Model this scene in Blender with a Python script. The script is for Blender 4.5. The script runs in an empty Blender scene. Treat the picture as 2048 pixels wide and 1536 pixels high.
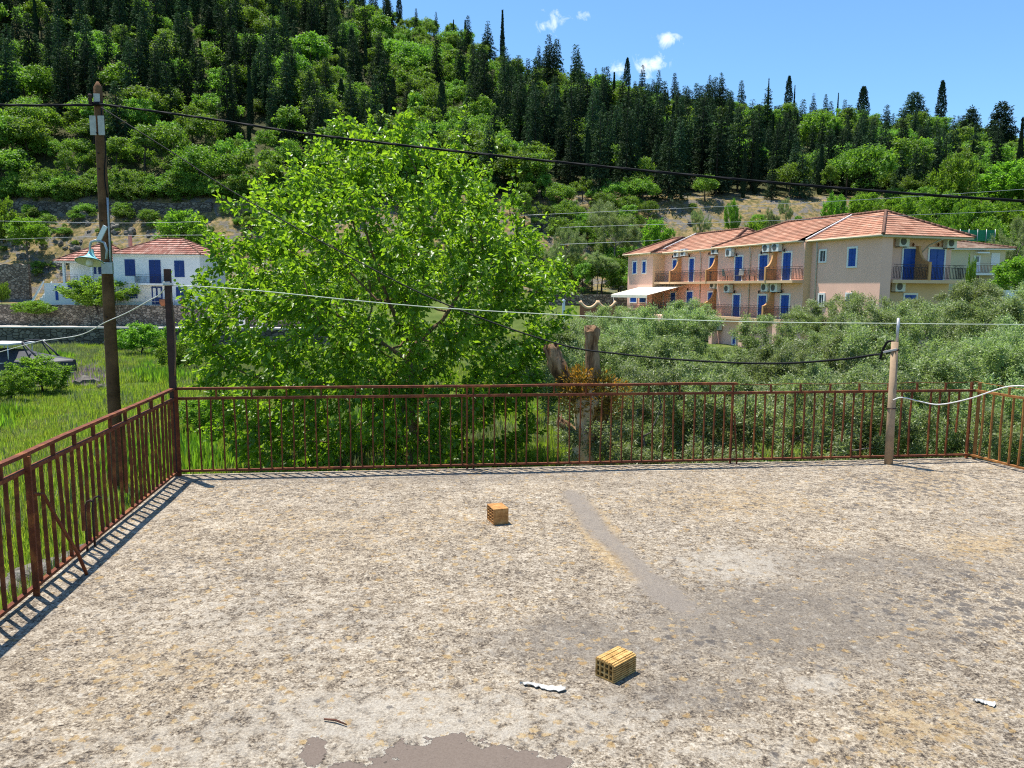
import bpy, math, random
import numpy as np
from mathutils import Vector, Matrix
random.seed(7); rng = np.random.default_rng(11)
R = math.radians
scene = bpy.context.scene
COL = scene.collection

# ------------------------------------------------------------------ camera
F, CX, CY, CAMH = 1540.0, 1024.0, 768.0, 1.85
PITCH, ROLL = R(7.03), R(0.35)
cam = bpy.data.cameras.new('camera'); cam.sensor_width = 36; cam.lens = 36 * F / 2048
cam.clip_end = 3000; cam.clip_start = 0.05
camo = bpy.data.objects.new('camera', cam); COL.objects.link(camo)
M_CAM = Matrix.Rotation(math.pi / 2 - PITCH, 3, 'X') @ Matrix.Rotation(ROLL, 3, 'Z')
camo.matrix_world = Matrix.Translation((0, 0, CAMH)) @ M_CAM.to_4x4()
scene.camera = camo
MC = np.array(M_CAM)
def ray(px, py):
    return MC @ np.array([(px - CX) / F, -(py - CY) / F, -1.0])
def P(px, py, z=0.0):                      # the point at height z seen in that direction
    d = ray(px, py); t = (z - CAMH) / d[2]
    return np.array([0, 0, CAMH]) + d * t
def D(px, py, depth):                      # the point at that distance in front
    d = ray(px, py); return np.array([0, 0, CAMH]) + d * (depth / d[1])
def EL(px, py):
    d = ray(px, py); return d[2] / d[1]
def proj(p):
    q = MC.T @ (np.asarray(p, float) - np.array([0, 0, CAMH])).T
    return np.array([CX + F * q[0] / -q[2], CY - F * q[1] / -q[2]])

# ------------------------------------------------------------------ object helpers
def tag(o, label=None, cat=None, group=None, kind=None):
    if label: o['label'] = label
    if cat: o['category'] = cat
    if group: o['group'] = group
    if kind: o['kind'] = kind
    return o
def empty(name, loc=(0, 0, 0), rz=0.0, label=None, cat=None, group=None):
    o = bpy.data.objects.new(name, None); COL.objects.link(o)
    o.location = [float(v) for v in loc]; o.rotation_euler = (0, 0, rz); o.empty_display_size = 0.2
    return tag(o, label, cat, group)
def link(name, me, parent=None):
    o = bpy.data.objects.new(name, me); COL.objects.link(o)
    if parent is not None: o.parent = parent
    return o
def copy_tree(o, parent=None):
    c = o.copy(); COL.objects.link(c)
    if parent is not None: c.parent = parent
    for ch in list(o.children): copy_tree(ch, c)
    return c
def np_mesh(name, V, polys, mats, mat_idx=None, attrs=None, smooth=False, uv=None):
    V = np.asarray(V, np.float32).reshape(-1, 3)
    polys = [np.asarray(p, np.int32) for p in polys if len(p)]
    me = bpy.data.meshes.new(name)
    me.vertices.add(len(V)); me.vertices.foreach_set('co', V.ravel())
    loops = np.concatenate([p.ravel() for p in polys]); tot = np.concatenate([np.full(len(p), p.shape[1], np.int32) for p in polys])
    start = np.concatenate([[0], np.cumsum(tot)[:-1]]).astype(np.int32)
    me.loops.add(len(loops)); me.loops.foreach_set('vertex_index', loops)
    me.polygons.add(len(tot)); me.polygons.foreach_set('loop_start', start); me.polygons.foreach_set('loop_total', tot)
    for m in mats: me.materials.append(m)
    if mat_idx is not None: me.polygons.foreach_set('material_index', np.asarray(mat_idx, np.int32))
    if smooth is not False:
        me.polygons.foreach_set('use_smooth', np.full(len(tot), True) if smooth is True else np.asarray(smooth, bool))
    if attrs:
        for k, a in attrs.items():
            a = np.asarray(a, np.float32)
            if a.ndim == 1: me.attributes.new(k, 'FLOAT', 'POINT').data.foreach_set('value', a)
            elif a.shape[1] == 3: me.attributes.new(k, 'FLOAT_VECTOR', 'POINT').data.foreach_set('vector', a.ravel())
            else: me.attributes.new(k, 'FLOAT_COLOR', 'POINT').data.foreach_set('color', a.ravel())
    if uv is not None:
        l = me.uv_layers.new(name='UVMap'); l.data.foreach_set('uv', np.asarray(uv, np.float32)[loops].ravel())
    me.update(); me.validate()
    return me

class MB:
    def __init__(s): s.v, s.f, s.sm = [], [], []
    def add(s, vs, fs, sm=False):
        n = len(s.v); s.v += [tuple(float(c) for c in v) for v in vs]
        for f in fs: s.f.append(tuple(i + n for i in f)); s.sm.append(sm)
        return s
    def box(s, x0, x1, y0, y1, z0, z1):
        v = [(x, y, z) for z in (z0, z1) for y in (y0, y1) for x in (x0, x1)]
        return s.add(v, [(0, 2, 3, 1), (4, 5, 7, 6), (0, 1, 5, 4), (1, 3, 7, 5), (3, 2, 6, 7), (2, 0, 4, 6)])
    def bar(s, a, b, w, h, up=(0, 0, 1)):
        a, b, up = Vector(a), Vector(b), Vector(up)
        d = (b - a).normalized(); x = d.cross(up)
        if x.length < 1e-4: x = d.cross(Vector((0, 1, 0)))
        x.normalize(); y = x.cross(d)
        v = [p + x * sx * w / 2 + y * sy * h / 2 for p in (a, b) for sx, sy in ((-1, -1), (1, -1), (1, 1), (-1, 1))]
        return s.add(v, [(0, 1, 2, 3), (7, 6, 5, 4), (0, 4, 5, 1), (1, 5, 6, 2), (2, 6, 7, 3), (3, 7, 4, 0)])
    def tube(s, pts, r, n=8, caps=True):
        pts = [Vector(p) for p in pts]; k = len(pts); rr = r if hasattr(r, '__len__') else [r] * k
        vs = []; px = None
        for i, p in enumerate(pts):
            d = (pts[min(i + 1, k - 1)] - pts[max(i - 1, 0)]).normalized()
            if px is None: px = d.cross(Vector((0.13, 0.31, 0.94)));  px = px if px.length > 1e-3 else d.cross(Vector((1, 0, 0)))
            x = (px - d * px.dot(d)).normalized(); px = x; y = d.cross(x)
            for j in range(n):
                a = 2 * math.pi * j / n; vs.append(p + (x * math.cos(a) + y * math.sin(a)) * rr[i])
        fs = [(i * n + j, i * n + (j + 1) % n, (i + 1) * n + (j + 1) % n, (i + 1) * n + j) for i in range(k - 1) for j in range(n)]
        s.add(vs, fs, True)
        if caps:
            b = len(s.v) - len(vs)
            s.f += [tuple(b + j for j in reversed(range(n))), tuple(b + (k - 1) * n + j for j in range(n))]; s.sm += [False, False]
        return s
    def lathe(s, prof, c, n=20):
        vs = [(c[0] + r * math.cos(2 * math.pi * j / n), c[1] + r * math.sin(2 * math.pi * j / n), c[2] + z) for r, z in prof for j in range(n)]
        fs = [(i * n + j, i * n + (j + 1) % n, (i + 1) * n + (j + 1) % n, (i + 1) * n + j) for i in range(len(prof) - 1) for j in range(n)]
        return s.add(vs, fs, True)
    def prism(s, poly, axis, a, b):       # poly of 2D points extruded along axis from a to b
        n = len(poly)
        def mk(p, t): return {'x': (t, p[0], p[1]), 'y': (p[0], t, p[1]), 'z': (p[0], p[1], t)}[axis]
        v = [mk(p, a) for p in poly] + [mk(p, b) for p in poly]
        return s.add(v, [tuple(range(n)), tuple(reversed(range(n, 2 * n)))] + [(i, i + n, (i + 1) % n + n, (i + 1) % n) for i in range(n)])
    def build(s, name, mat, parent=None, bevel=0.0):
        me = bpy.data.meshes.new(name); me.from_pydata(s.v, [], s.f)
        me.polygons.foreach_set('use_smooth', s.sm); me.materials.append(mat)
        import bmesh
        bm = bmesh.new(); bm.from_mesh(me)
        bmesh.ops.recalc_face_normals(bm, faces=bm.faces)
        if bevel > 0: bmesh.ops.bevel(bm, geom=list(bm.edges), offset=bevel, segments=2, affect='EDGES', profile=0.6)
        bm.to_mesh(me); bm.free(); me.update()
        return link(name, me, parent)

# ------------------------------------------------------------------ materials
def nt(name):
    m = bpy.data.materials.new(name); m.use_nodes = True; t = m.node_tree; t.nodes.clear()
    return m, t
def nd(t, typ, **kw):
    n = t.nodes.new(typ)
    for k, v in kw.items():
        if k.startswith('i_'): n.inputs[k[2:].replace('_', ' ')].default_value = v
        else: setattr(n, k, v)
    return n
def rgba(c): return (c[0], c[1], c[2], 1)
def noise(t, scale, detail=5, rough=0.6, vec=None, dist=0.0):
    n = nd(t, 'ShaderNodeTexNoise', i_Scale=scale, i_Detail=detail, i_Roughness=rough, i_Distortion=dist)
    if vec is not None: t.links.new(vec, n.inputs['Vector'])
    return n
def ramp(t, src, stops, interp='LINEAR'):
    r = nd(t, 'ShaderNodeValToRGB'); e = r.color_ramp.elements; r.color_ramp.interpolation = interp
    while len(e) < len(stops): e.new(0.5)
    for el, (p, c) in zip(e, stops): el.position = p; el.color = rgba(c) if hasattr(c, '__len__') else (c, c, c, 1)
    t.links.new(src, r.inputs[0]); return r.outputs[0]
def mix(t, fac, a, b, mode='MIX'):
    m = nd(t, 'ShaderNodeMix', data_type='RGBA', blend_type=mode, clamp_factor=True)
    for s, v in ((m.inputs[0], fac), (m.inputs[6], a), (m.inputs[7], b)):
        if hasattr(v, 'is_linked') or isinstance(v, bpy.types.NodeSocket): t.links.new(v, s)
        elif hasattr(v, '__len__'): s.default_value = rgba(v)
        else: s.default_value = v
    return m.outputs[2]
def math_(t, op, a, b=None, clamp=False):
    m = nd(t, 'ShaderNodeMath', operation=op, use_clamp=clamp)
    for s, v in zip(m.inputs, (a, b)):
        if v is None: continue
        if isinstance(v, bpy.types.NodeSocket): t.links.new(v, s)
        else: s.default_value = v
    return m.outputs[0]
def finish(t, color, rough=0.8, spec=0.3, bump=None, bstr=0.3, bdist=0.01, metal=0.0):
    b = nd(t, 'ShaderNodeBsdfPrincipled'); b.inputs['Roughness'].default_value = rough; b.inputs['Metallic'].default_value = metal
    b.inputs['Specular IOR Level'].default_value = spec
    if isinstance(color, bpy.types.NodeSocket): t.links.new(color, b.inputs['Base Color'])
    else: b.inputs['Base Color'].default_value = rgba(color)
    if bump is not None:
        bp = nd(t, 'ShaderNodeBump', i_Strength=bstr, i_Distance=bdist); t.links.new(bump, bp.inputs['Height']); t.links.new(bp.outputs[0], b.inputs['Normal'])
    o = nd(t, 'ShaderNodeOutputMaterial'); t.links.new(b.outputs[0], o.inputs[0]); return b
def objc(t): return nd(t, 'ShaderNodeTexCoord').outputs['Object']
def mat(name, c, rough=0.8, var=0.25, scale=3.0, spec=0.3, bstr=0.2, bdist=0.005, metal=0.0, c2=None, stops=(0.35, 0.7)):
    m, t = nt(name); v = objc(t); n = noise(t, scale, 6, 0.65, v)
    a = tuple(x * (1 - var) for x in c); b = c2 or tuple(min(1, x * (1 + var * 0.6)) for x in c)
    col = ramp(t, n.outputs[0], [(stops[0], a), (stops[1], b)])
    n2 = noise(t, scale * 9, 4, 0.6, v)
    finish(t, col, rough, spec, n2.outputs[0], bstr, bdist, metal); return m
def leafmat(name, dark, light, trans, tr=0.42, rough=0.45, spec=0.35, objvar=0.35):
    m, t = nt(name)
    at = nd(t, 'ShaderNodeAttribute', attribute_name='tint'); oi = nd(t, 'ShaderNodeObjectInfo')
    col = ramp(t, at.outputs['Fac'], [(0.0, dark), (1.0, light)])
    k = math_(t, 'ADD', math_(t, 'MULTIPLY', oi.outputs['Random'], objvar), 1 - objvar * 0.5)
    hs = nd(t, 'ShaderNodeHueSaturation'); t.links.new(col, hs.inputs['Color']); t.links.new(k, hs.inputs['Value'])
    hv = math_(t, 'ADD', math_(t, 'MULTIPLY', oi.outputs['Random'], 0.03), 0.485); t.links.new(hv, hs.inputs['Hue'])
    b = nd(t, 'ShaderNodeBsdfPrincipled', i_Roughness=rough); b.inputs['Specular IOR Level'].default_value = spec
    t.links.new(hs.outputs[0], b.inputs['Base Color'])
    tl = nd(t, 'ShaderNodeBsdfTranslucent')
    tc = mix(t, 1.0, hs.outputs[0], trans, 'MULTIPLY'); t.links.new(tc, tl.inputs['Color'])
    ms = nd(t, 'ShaderNodeMixShader'); ms.inputs[0].default_value = tr
    t.links.new(b.outputs[0], ms.inputs[1]); t.links.new(tl.outputs[0], ms.inputs[2])
    o = nd(t, 'ShaderNodeOutputMaterial'); t.links.new(ms.outputs[0], o.inputs[0]); return m

M = {}
M['mulberry'] = leafmat('mulberry_leaf', (0.07, 0.145, 0.010), (0.22, 0.325, 0.028), (2.0, 2.0, 0.9), 0.5, 0.38, 0.4, 0)
M['olive'] = leafmat('olive_leaf', (0.095, 0.135, 0.05), (0.33, 0.385, 0.18), (1.4, 1.6, 0.75), 0.38, 0.48, 0.45, 0.5)
M['broad'] = leafmat('broadleaf', (0.052, 0.115, 0.018), (0.19, 0.31, 0.048), (1.7, 1.8, 0.7), 0.42, 0.55, 0.25, 0.6)
M['shrub'] = leafmat('shrub_leaf', (0.075, 0.15, 0.018), (0.20, 0.32, 0.04), (1.7, 1.9, 0.8), 0.45, 0.5, 0.3, 0.4)
M['conifer'] = leafmat('conifer_needles', (0.020, 0.044, 0.022), (0.056, 0.092, 0.042), (1.0, 1.2, 0.7), 0.18, 0.8, 0.1, 0.9)
M['cypress'] = leafmat('cypress_needles', (0.015, 0.033, 0.016), (0.036, 0.060, 0.028), (1.0, 1.1, 0.7), 0.12, 0.8, 0.1, 0.3)
M['rustleaf'] = leafmat('orange_leaf', (0.10, 0.105, 0.016), (0.31, 0.20, 0.035), (1.7, 1.3, 0.7), 0.45, 0.5, 0.3, 0)
M['grass'] = leafmat('grass_blade', (0.11, 0.18, 0.018), (0.28, 0.34, 0.06), (1.7, 1.8, 0.8), 0.5, 0.5, 0.3, 0.4)
M['weed'] = leafmat('pale_weed', (0.10, 0.13, 0.06), (0.24, 0.27, 0.12), (1.4, 1.5, 1.0), 0.35, 0.6, 0.2, 0.4)
M['bark'] = mat('bark', (0.20, 0.13, 0.075), 0.95, 0.45, 4.0, 0.1, 0.6, 0.02)
M['greybark'] = mat('grey_bark', (0.16, 0.14, 0.12), 0.95, 0.4, 5.0, 0.1, 0.6, 0.02)
M['darkbark'] = mat('dark_bark', (0.07, 0.055, 0.045), 0.95, 0.4, 3.0, 0.1)
M['rust'] = None
def rust(name, deep, orange, p=(0.5, 0.72)):
    m, t = nt(name); v = objc(t); n = noise(t, 9, 8, 0.7, v); n2 = noise(t, 90, 4, 0.6, v)
    col = ramp(t, n.outputs[0], [(0.3, tuple(x * 0.6 for x in deep)), (p[0], deep), (p[1], orange)])
    col = mix(t, 0.3, col, n2.outputs[0], 'OVERLAY')
    finish(t, col, 0.75, 0.3, n2.outputs[0], 0.5, 0.003); return m
M['rust'] = rust('rusted_iron', (0.125, 0.031, 0.010), (0.33, 0.115, 0.027))
M['rust_sunlit'] = rust('sunlit_rusted_iron', (0.30, 0.12, 0.03), (0.48, 0.23, 0.06))  # lighter copy of the rust, grazing sun put into its colour
M['rust_dark'] = rust('dark_rusted_iron', (0.05, 0.026, 0.022), (0.12, 0.045, 0.025), (0.55, 0.8))
M['white'] = mat('white_render', (0.78, 0.78, 0.77), 0.85, 0.08, 0.8, 0.2)
M['white_trim'] = mat('white_paint', (0.80, 0.79, 0.76), 0.6, 0.06, 2.0, 0.3)
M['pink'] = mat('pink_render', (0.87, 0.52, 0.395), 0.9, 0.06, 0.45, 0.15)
M['peach'] = mat('peach_render', (0.72, 0.48, 0.28), 0.9, 0.08, 0.5, 0.15)  # also paints bounced light on the hotel's shaded walls
M['orange'] = mat('orange_render', (0.62, 0.33, 0.14), 0.9, 0.1, 0.8, 0.15)
M['cream'] = mat('cream_render', (0.62, 0.53, 0.36), 0.9, 0.08, 0.5, 0.15)
M['blue'] = mat('blue_paint', (0.012, 0.075, 0.36), 0.5, 0.12, 3.0, 0.35)
M['darkblue'] = mat('dark_blue_paint', (0.012, 0.04, 0.19), 0.5, 0.12, 3.0, 0.35)
M['iron'] = mat('black_iron', (0.03, 0.028, 0.03), 0.6, 0.2, 5.0)
M['glass'] = mat('window_glass', (0.05, 0.07, 0.085), 0.08, 0.1, 1.0, 0.6, 0.0)
M['acwhite'] = mat('ac_casing', (0.72, 0.72, 0.70), 0.5, 0.05, 2.0)
M['acdark'] = mat('ac_grille', (0.10, 0.10, 0.10), 0.6, 0.1, 2.0)
M['awning'] = mat('awning_canvas', (0.78, 0.72, 0.58), 0.85, 0.06, 1.0)
M['terracotta'] = mat('terracotta', (0.36, 0.14, 0.07), 0.8, 0.2, 6.0)
M['wood'] = mat('weathered_pole_wood', (0.165, 0.083, 0.04), 0.9, 0.5, 2.5, 0.15, 0.8, 0.01)
M['blackcable'] = mat('black_cable', (0.010, 0.010, 0.012), 0.7, 0.2, 5.0, 0.12)
M['whitecable'] = mat('white_cable', (0.66, 0.64, 0.60), 0.5, 0.12, 5.0)
M['line'] = mat('clothes_line', (0.60, 0.66, 0.52), 0.5, 0.1, 5.0)
M['galv'] = mat('galvanised_steel', (0.42, 0.43, 0.44), 0.5, 0.2, 8.0, 0.5, 0.1, 0.002, 0.5)
M['plate'] = mat('pale_plate', (0.50, 0.47, 0.42), 0.6, 0.2, 8.0)
M['teal'] = mat('teal_enamel', (0.22, 0.53, 0.55), 0.35, 0.12, 5.0, 0.5)
M['bulb'] = mat('frosted_bulb', (0.75, 0.70, 0.58), 0.3, 0.05, 5.0, 0.5)
M['pipe'] = mat('tan_pipe', (0.38, 0.265, 0.165), 0.8, 0.25, 5.0, 0.2)
M['road'] = mat('pale_road', (0.58, 0.52, 0.45), 0.9, 0.15, 1.5)
M['concrete'] = mat('old_concrete', (0.30, 0.28, 0.25), 0.95, 0.35, 1.2, 0.1, 0.4, 0.02)
M['netting'] = mat('green_netting', (0.02, 0.22, 0.10), 0.7, 0.2, 3.0)
M['boatwhite'] = mat('boat_white', (0.70, 0.70, 0.68), 0.35, 0.06, 2.0, 0.5)
M['boatcover'] = mat('dark_boat_cover', (0.035, 0.037, 0.045), 0.6, 0.25, 3.0, 0.4)
M['rock'] = mat('limestone_rock', (0.22, 0.198, 0.165), 0.95, 0.6, 1.4, 0.1, 0.8, 0.06)
M['stick'] = mat('dry_stick', (0.12, 0.05, 0.03), 0.9, 0.3, 30.0)
M['flake'] = mat('white_paint_flake', (0.44, 0.425, 0.39), 0.7, 0.1, 40.0)
def stonewall(name, a, b, mortar, sc):
    m, t = nt(name); v = objc(t)
    mp = nd(t, 'ShaderNodeMapping'); mp.inputs['Scale'].default_value = (sc, sc, sc * 1.7); t.links.new(v, mp.inputs[0])
    nz = noise(t, 2.0, 3, 0.5, mp.outputs[0]); wv = mix(t, 0.12, mp.outputs[0], nz.outputs['Color'], 'ADD')
    vo = nd(t, 'ShaderNodeTexVoronoi', i_Scale=1.0); t.links.new(wv, vo.inputs['Vector'])
    ed = nd(t, 'ShaderNodeTexVoronoi', i_Scale=1.0, feature='DISTANCE_TO_EDGE'); t.links.new(wv, ed.inputs['Vector'])
    sp = nd(t, 'ShaderNodeSeparateColor'); t.links.new(vo.outputs['Color'], sp.inputs[0])
    c = ramp(t, sp.outputs[0], [(0.1, a), (0.9, b)])
    e = ramp(t, ed.outputs['Distance'], [(0.02, 0.0), (0.10, 1.0)])
    c = mix(t, e, mortar, c)
    finish(t, c, 0.95, 0.1, e, 0.8, 0.05); return m
M['stone'] = stonewall('dry_stone_wall', (0.14, 0.115, 0.09), (0.36, 0.30, 0.235), (0.08, 0.068, 0.055), 2.6)
M['stonedark'] = stonewall('dark_stone_wall', (0.085, 0.075, 0.06), (0.21, 0.185, 0.15), (0.04, 0.036, 0.03), 1.8)
def tiles(name, a, b, c):
    m, t = nt(name); uv = nd(t, 'ShaderNodeUVMap').outputs[0]
    mp = nd(t, 'ShaderNodeMapping'); mp.inputs['Scale'].default_value = (1 / 0.24, 1 / 0.34, 1); t.links.new(uv, mp.inputs[0])
    fl = nd(t, 'ShaderNodeVectorMath', operation='FLOOR'); t.links.new(mp.outputs[0], fl.inputs[0])
    wn = nd(t, 'ShaderNodeTexWhiteNoise', noise_dimensions='2D'); t.links.new(fl.outputs[0], wn.inputs['Vector'])
    col = ramp(t, wn.outputs['Value'], [(0.0, a), (0.5, b), (1.0, c)])
    n = noise(t, 0.6, 5, 0.6, objc(t)); col = mix(t, 0.55, col, ramp(t, n.outputs[0], [(0.3, 0.25), (0.7, 0.75)]), 'OVERLAY')
    sx = nd(t, 'ShaderNodeSeparateXYZ'); t.links.new(mp.outputs[0], sx.inputs[0])
    w = math_(t, 'ABSOLUTE', math_(t, 'SINE', math_(t, 'MULTIPLY', sx.outputs[0], math.pi)))
    finish(t, col, 0.85, 0.2, w, 1.0, 0.06); return m
M['tile'] = tiles('clay_roof_tiles', (0.34, 0.155, 0.095), (0.42, 0.205, 0.13), (0.48, 0.27, 0.18))
M['tile_red'] = tiles('red_roof_tiles', (0.30, 0.125, 0.09), (0.42, 0.20, 0.15), (0.52, 0.32, 0.25))
M['tile_pale'] = tiles('pale_roof_tiles', (0.24, 0.15, 0.10), (0.36, 0.24, 0.17), (0.44, 0.33, 0.25))
M['ridge'] = mat('ridge_tile', (0.17, 0.085, 0.055), 0.9, 0.4, 3.0)

# ------------------------------------------------------------------ light and sky
SUN_EL, SUN_DIR = R(72), Vector((-0.766, 0.643, 0)).normalized()
sd = Vector((SUN_DIR.x * math.cos(SUN_EL), SUN_DIR.y * math.cos(SUN_EL), math.sin(SUN_EL)))
sun = bpy.data.lights.new('sun', 'SUN'); sun.energy = 5.0; sun.angle = R(0.53); sun.color = (1.0, 0.955, 0.88)
suno = bpy.data.objects.new('sun', sun); COL.objects.link(suno); suno.rotation_euler = sd.to_track_quat('Z', 'Y').to_euler()
suno.location = (0, 0, 60)
w = bpy.data.worlds.new('World'); scene.world = w; w.use_nodes = True; t = w.node_tree; t.nodes.clear()
sky = nd(t, 'ShaderNodeTexSky', sky_type='NISHITA', sun_disc=False, sun_elevation=SUN_EL, sun_rotation=math.atan2(SUN_DIR.x, SUN_DIR.y), air_density=1.0, dust_density=0.3, ozone_density=3.0)
skyc = mix(t, 1.0, sky.outputs[0], (0.78, 1.06, 1.22), 'MULTIPLY')
gen = nd(t, 'ShaderNodeTexCoord').outputs['Generated']
nz = noise(t, 62, 9, 0.62, gen, 0.5)
cl = None
for px, py, rx, ry, amp in ((1300, 130, 0.030, 0.017, 1.0), (1338, 75, 0.023, 0.014, 0.85), (1112, 46, 0.026, 0.022, 0.6), (1085, 55, 0.016, 0.012, 0.5), (1240, 135, 0.02, 0.014, 0.7), (1170, 28, 0.02, 0.012, 0.4)):
    d = Vector(ray(px, py)).normalized()
    sub = nd(t, 'ShaderNodeVectorMath', operation='SUBTRACT'); t.links.new(gen, sub.inputs[0]); sub.inputs[1].default_value = d
    sc = nd(t, 'ShaderNodeVectorMath', operation='MULTIPLY'); t.links.new(sub.outputs[0], sc.inputs[0]); sc.inputs[1].default_value = (1 / rx, 1 / rx, 1 / ry)
    ln = nd(t, 'ShaderNodeVectorMath', operation='LENGTH'); t.links.new(sc.outputs[0], ln.inputs[0])
    fall = math_(t, 'MULTIPLY', math_(t, 'SUBTRACT', 1.15, ln.outputs['Value'], True), amp)
    cl = fall if cl is None else math_(t, 'MAXIMUM', cl, fall)
cv = math_(t, 'ADD', nz.outputs[0], math_(t, 'MULTIPLY', math_(t, 'SUBTRACT', cl, 1.0), 0.55))
cm = ramp(t, cv, [(0.18, 0.0), (0.55, 0.85)])
skyc = mix(t, cm, skyc, (8.5, 8.9, 9.2))
bg = nd(t, 'ShaderNodeBackground', i_Strength=0.098); t.links.new(skyc, bg.inputs[0])
wo = nd(t, 'ShaderNodeOutputWorld'); t.links.new(bg.outputs[0], wo.inputs[0])
vs = scene.view_settings; vs.view_transform = 'Standard'; vs.look = 'None'; vs.exposure = 0.78; vs.gamma = 1.0
scene.cycles.use_denoising = False; scene.cycles.filter_width = 1.15; scene.cycles.sample_clamp_indirect = 4.0; scene.cycles.diffuse_bounces = 3; scene.cycles.max_bounces = 6

# ------------------------------------------------------------------ terrain
def lerp_tab(x, tab):
    xs, ys = zip(*tab); return np.interp(x, xs, ys)
RIDGE_Y, FOOT_Y, FOOT_Z = 255.0, 116.0, 15.0
rtab = [(-700, -520), (-300, -400), (0, -220), (300, -130), (550, -40), (700, 10), (760, 30), (900, 90), (1000, 138), (1100, 160), (1250, 200), (1400, 226), (1600, 250), (1800, 276), (1950, 302), (2048, 330), (2300, 360), (2900, 380)]
rel = [(p, EL(p, y)) for p, y in rtab]
def snoise(x, y, s, seed=0):
    a = np.sin(x / s + seed) * np.cos(y / s * 1.13 + 1.7 * seed) + 0.5 * np.sin(x / s * 2.3 + 3 * seed + y / s * 1.1) + 0.25 * np.cos(y / s * 4.1 - x / s * 2.9 + seed)
    return a / 1.75
def pxof(x, y): return CX + F * x / np.maximum(y, 1.0)
def terr(x, y):
    x = np.asarray(x, float); y = np.asarray(y, float); p = pxof(x, y)
    left = np.interp(y, [0, 30, 60, 77.2, 78.2, 85.2, 86.2, 96, 99], [-3, -3.05, -3.5, -4.0, -2.55, -2.55, -0.25, -0.2, 1.0])
    right = np.interp(y, [0, 50, 74, 97, 99], [-3, -3, -2.6, 2.6, 3.4])
    fr = np.interp(y, [0, 48, 70, 97, 99], [-3, -3, 0.9, 3.2, 3.8])
    wl = np.clip((760 - p) / 60, 0, 1); wr = np.clip((p - 1800) / 120, 0, 1)
    base = left * wl + (1 - wl) * (right * (1 - wr) + fr * wr)
    base = np.where(y < 72, base + 0.10 * snoise(x, y, 2.3, 1) * np.clip((y - 9) / 8, 0, 1), base)
    s1 = np.clip((y - 99) / (FOOT_Y - 99), 0, 1)
    z99 = 1.2 * wl + 3.5 * (1 - wl)
    s1l = np.interp(y, [99, 113.6, 115.2, FOOT_Y], [0, .80, .97, 1.0]); s1 = s1l * wl + s1 * (1 - wl)
    slope = z99 + (FOOT_Z - z99) * s1 + snoise(x, y, 3.1, 2) * 0.9 * np.minimum(s1 * 4, 1) * (1 - 0.5 * s1)
    zr = CAMH + np.interp(p, [q[0] for q in rel], [q[1] for q in rel]) * RIDGE_Y
    s2 = np.clip((y - FOOT_Y) / (RIDGE_Y - FOOT_Y), 0, 1)
    hill = FOOT_Z + (zr - FOOT_Z) * s2 + 2.2 * snoise(x, y, 14, 3) * np.minimum(s2 * 5, 1)
    over = np.maximum(y - RIDGE_Y, 0)
    hill = hill - 0.25 * over
    return np.where(y < 99, base, np.where(y < FOOT_Y, slope, hill))
# hillside and valley floor, a single sheet
ys = np.concatenate([np.linspace(-30, 70, 120), np.linspace(70.5, 118, 130), np.linspace(119, 340, 90), [420, 700, 1500]])
us = np.linspace(-1.25, 1.25, 300)
Y, U = np.meshgrid(ys, us, indexing='ij')
X = U * (np.maximum(Y, 5) + 35)
Z = terr(X, np.minimum(Y, 420)) ; Z = np.where(Y > 420, -8, Z)
gv = np.stack([X, Y, Z], -1).reshape(-1, 3)
ni, nj = Y.shape; idx = np.arange(ni * nj).reshape(ni, nj)
gq = np.stack([idx[:-1, :-1], idx[:-1, 1:], idx[1:, 1:], idx[1:, :-1]], -1).reshape(-1, 4)
m, t = nt('ground'); v = objc(t)
sx = nd(t, 'ShaderNodeSeparateXYZ'); t.links.new(v, sx.inputs[0])
n1 = noise(t, 0.35, 8, 0.65, v); n2 = noise(t, 1.6, 8, 0.7, v); n3 = noise(t, 9, 4, 0.6, v)
grass_c = ramp(t, n1.outputs[0], [(0.3, (0.045, 0.075, 0.014)), (0.55, (0.09, 0.125, 0.026)), (0.75, (0.17, 0.16, 0.06))])
dry = ramp(t, n2.outputs[0], [(0.34, (0.055, 0.068, 0.020)), (0.46, (0.14, 0.115, 0.045)), (0.60, (0.29, 0.205, 0.095)), (0.8, (0.24, 0.19, 0.10))])
rockc = ramp(t, n3.outputs[0], [(0.3, (0.07, 0.064, 0.055)), (0.7, (0.22, 0.20, 0.17))])
rk = ramp(t, noise(t, 0.55, 6, 0.7, v, 0.6).outputs[0], [(0.50, 0.0), (0.56, 1.0)])
dry = mix(t, rk, dry, rockc)
woods = ramp(t, n2.outputs[0], [(0.3, (0.03, 0.035, 0.016)), (0.7, (0.09, 0.09, 0.035))])
wd = math_(t, 'MULTIPLY', math_(t, 'SUBTRACT', sx.outputs[1], 90.0), 0.2, True)
wf = math_(t, 'MULTIPLY', math_(t, 'SUBTRACT', sx.outputs[1], 119.0), 0.3, True)
c = mix(t, wf, mix(t, wd, grass_c, dry), woods)
finish(t, c, 0.95, 0.1, n3.outputs[0], 0.6, 0.1)
gme = np_mesh('hillside', gv, [gq], [m], smooth=True)
ground = tag(link('hillside', gme), kind='structure')

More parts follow.
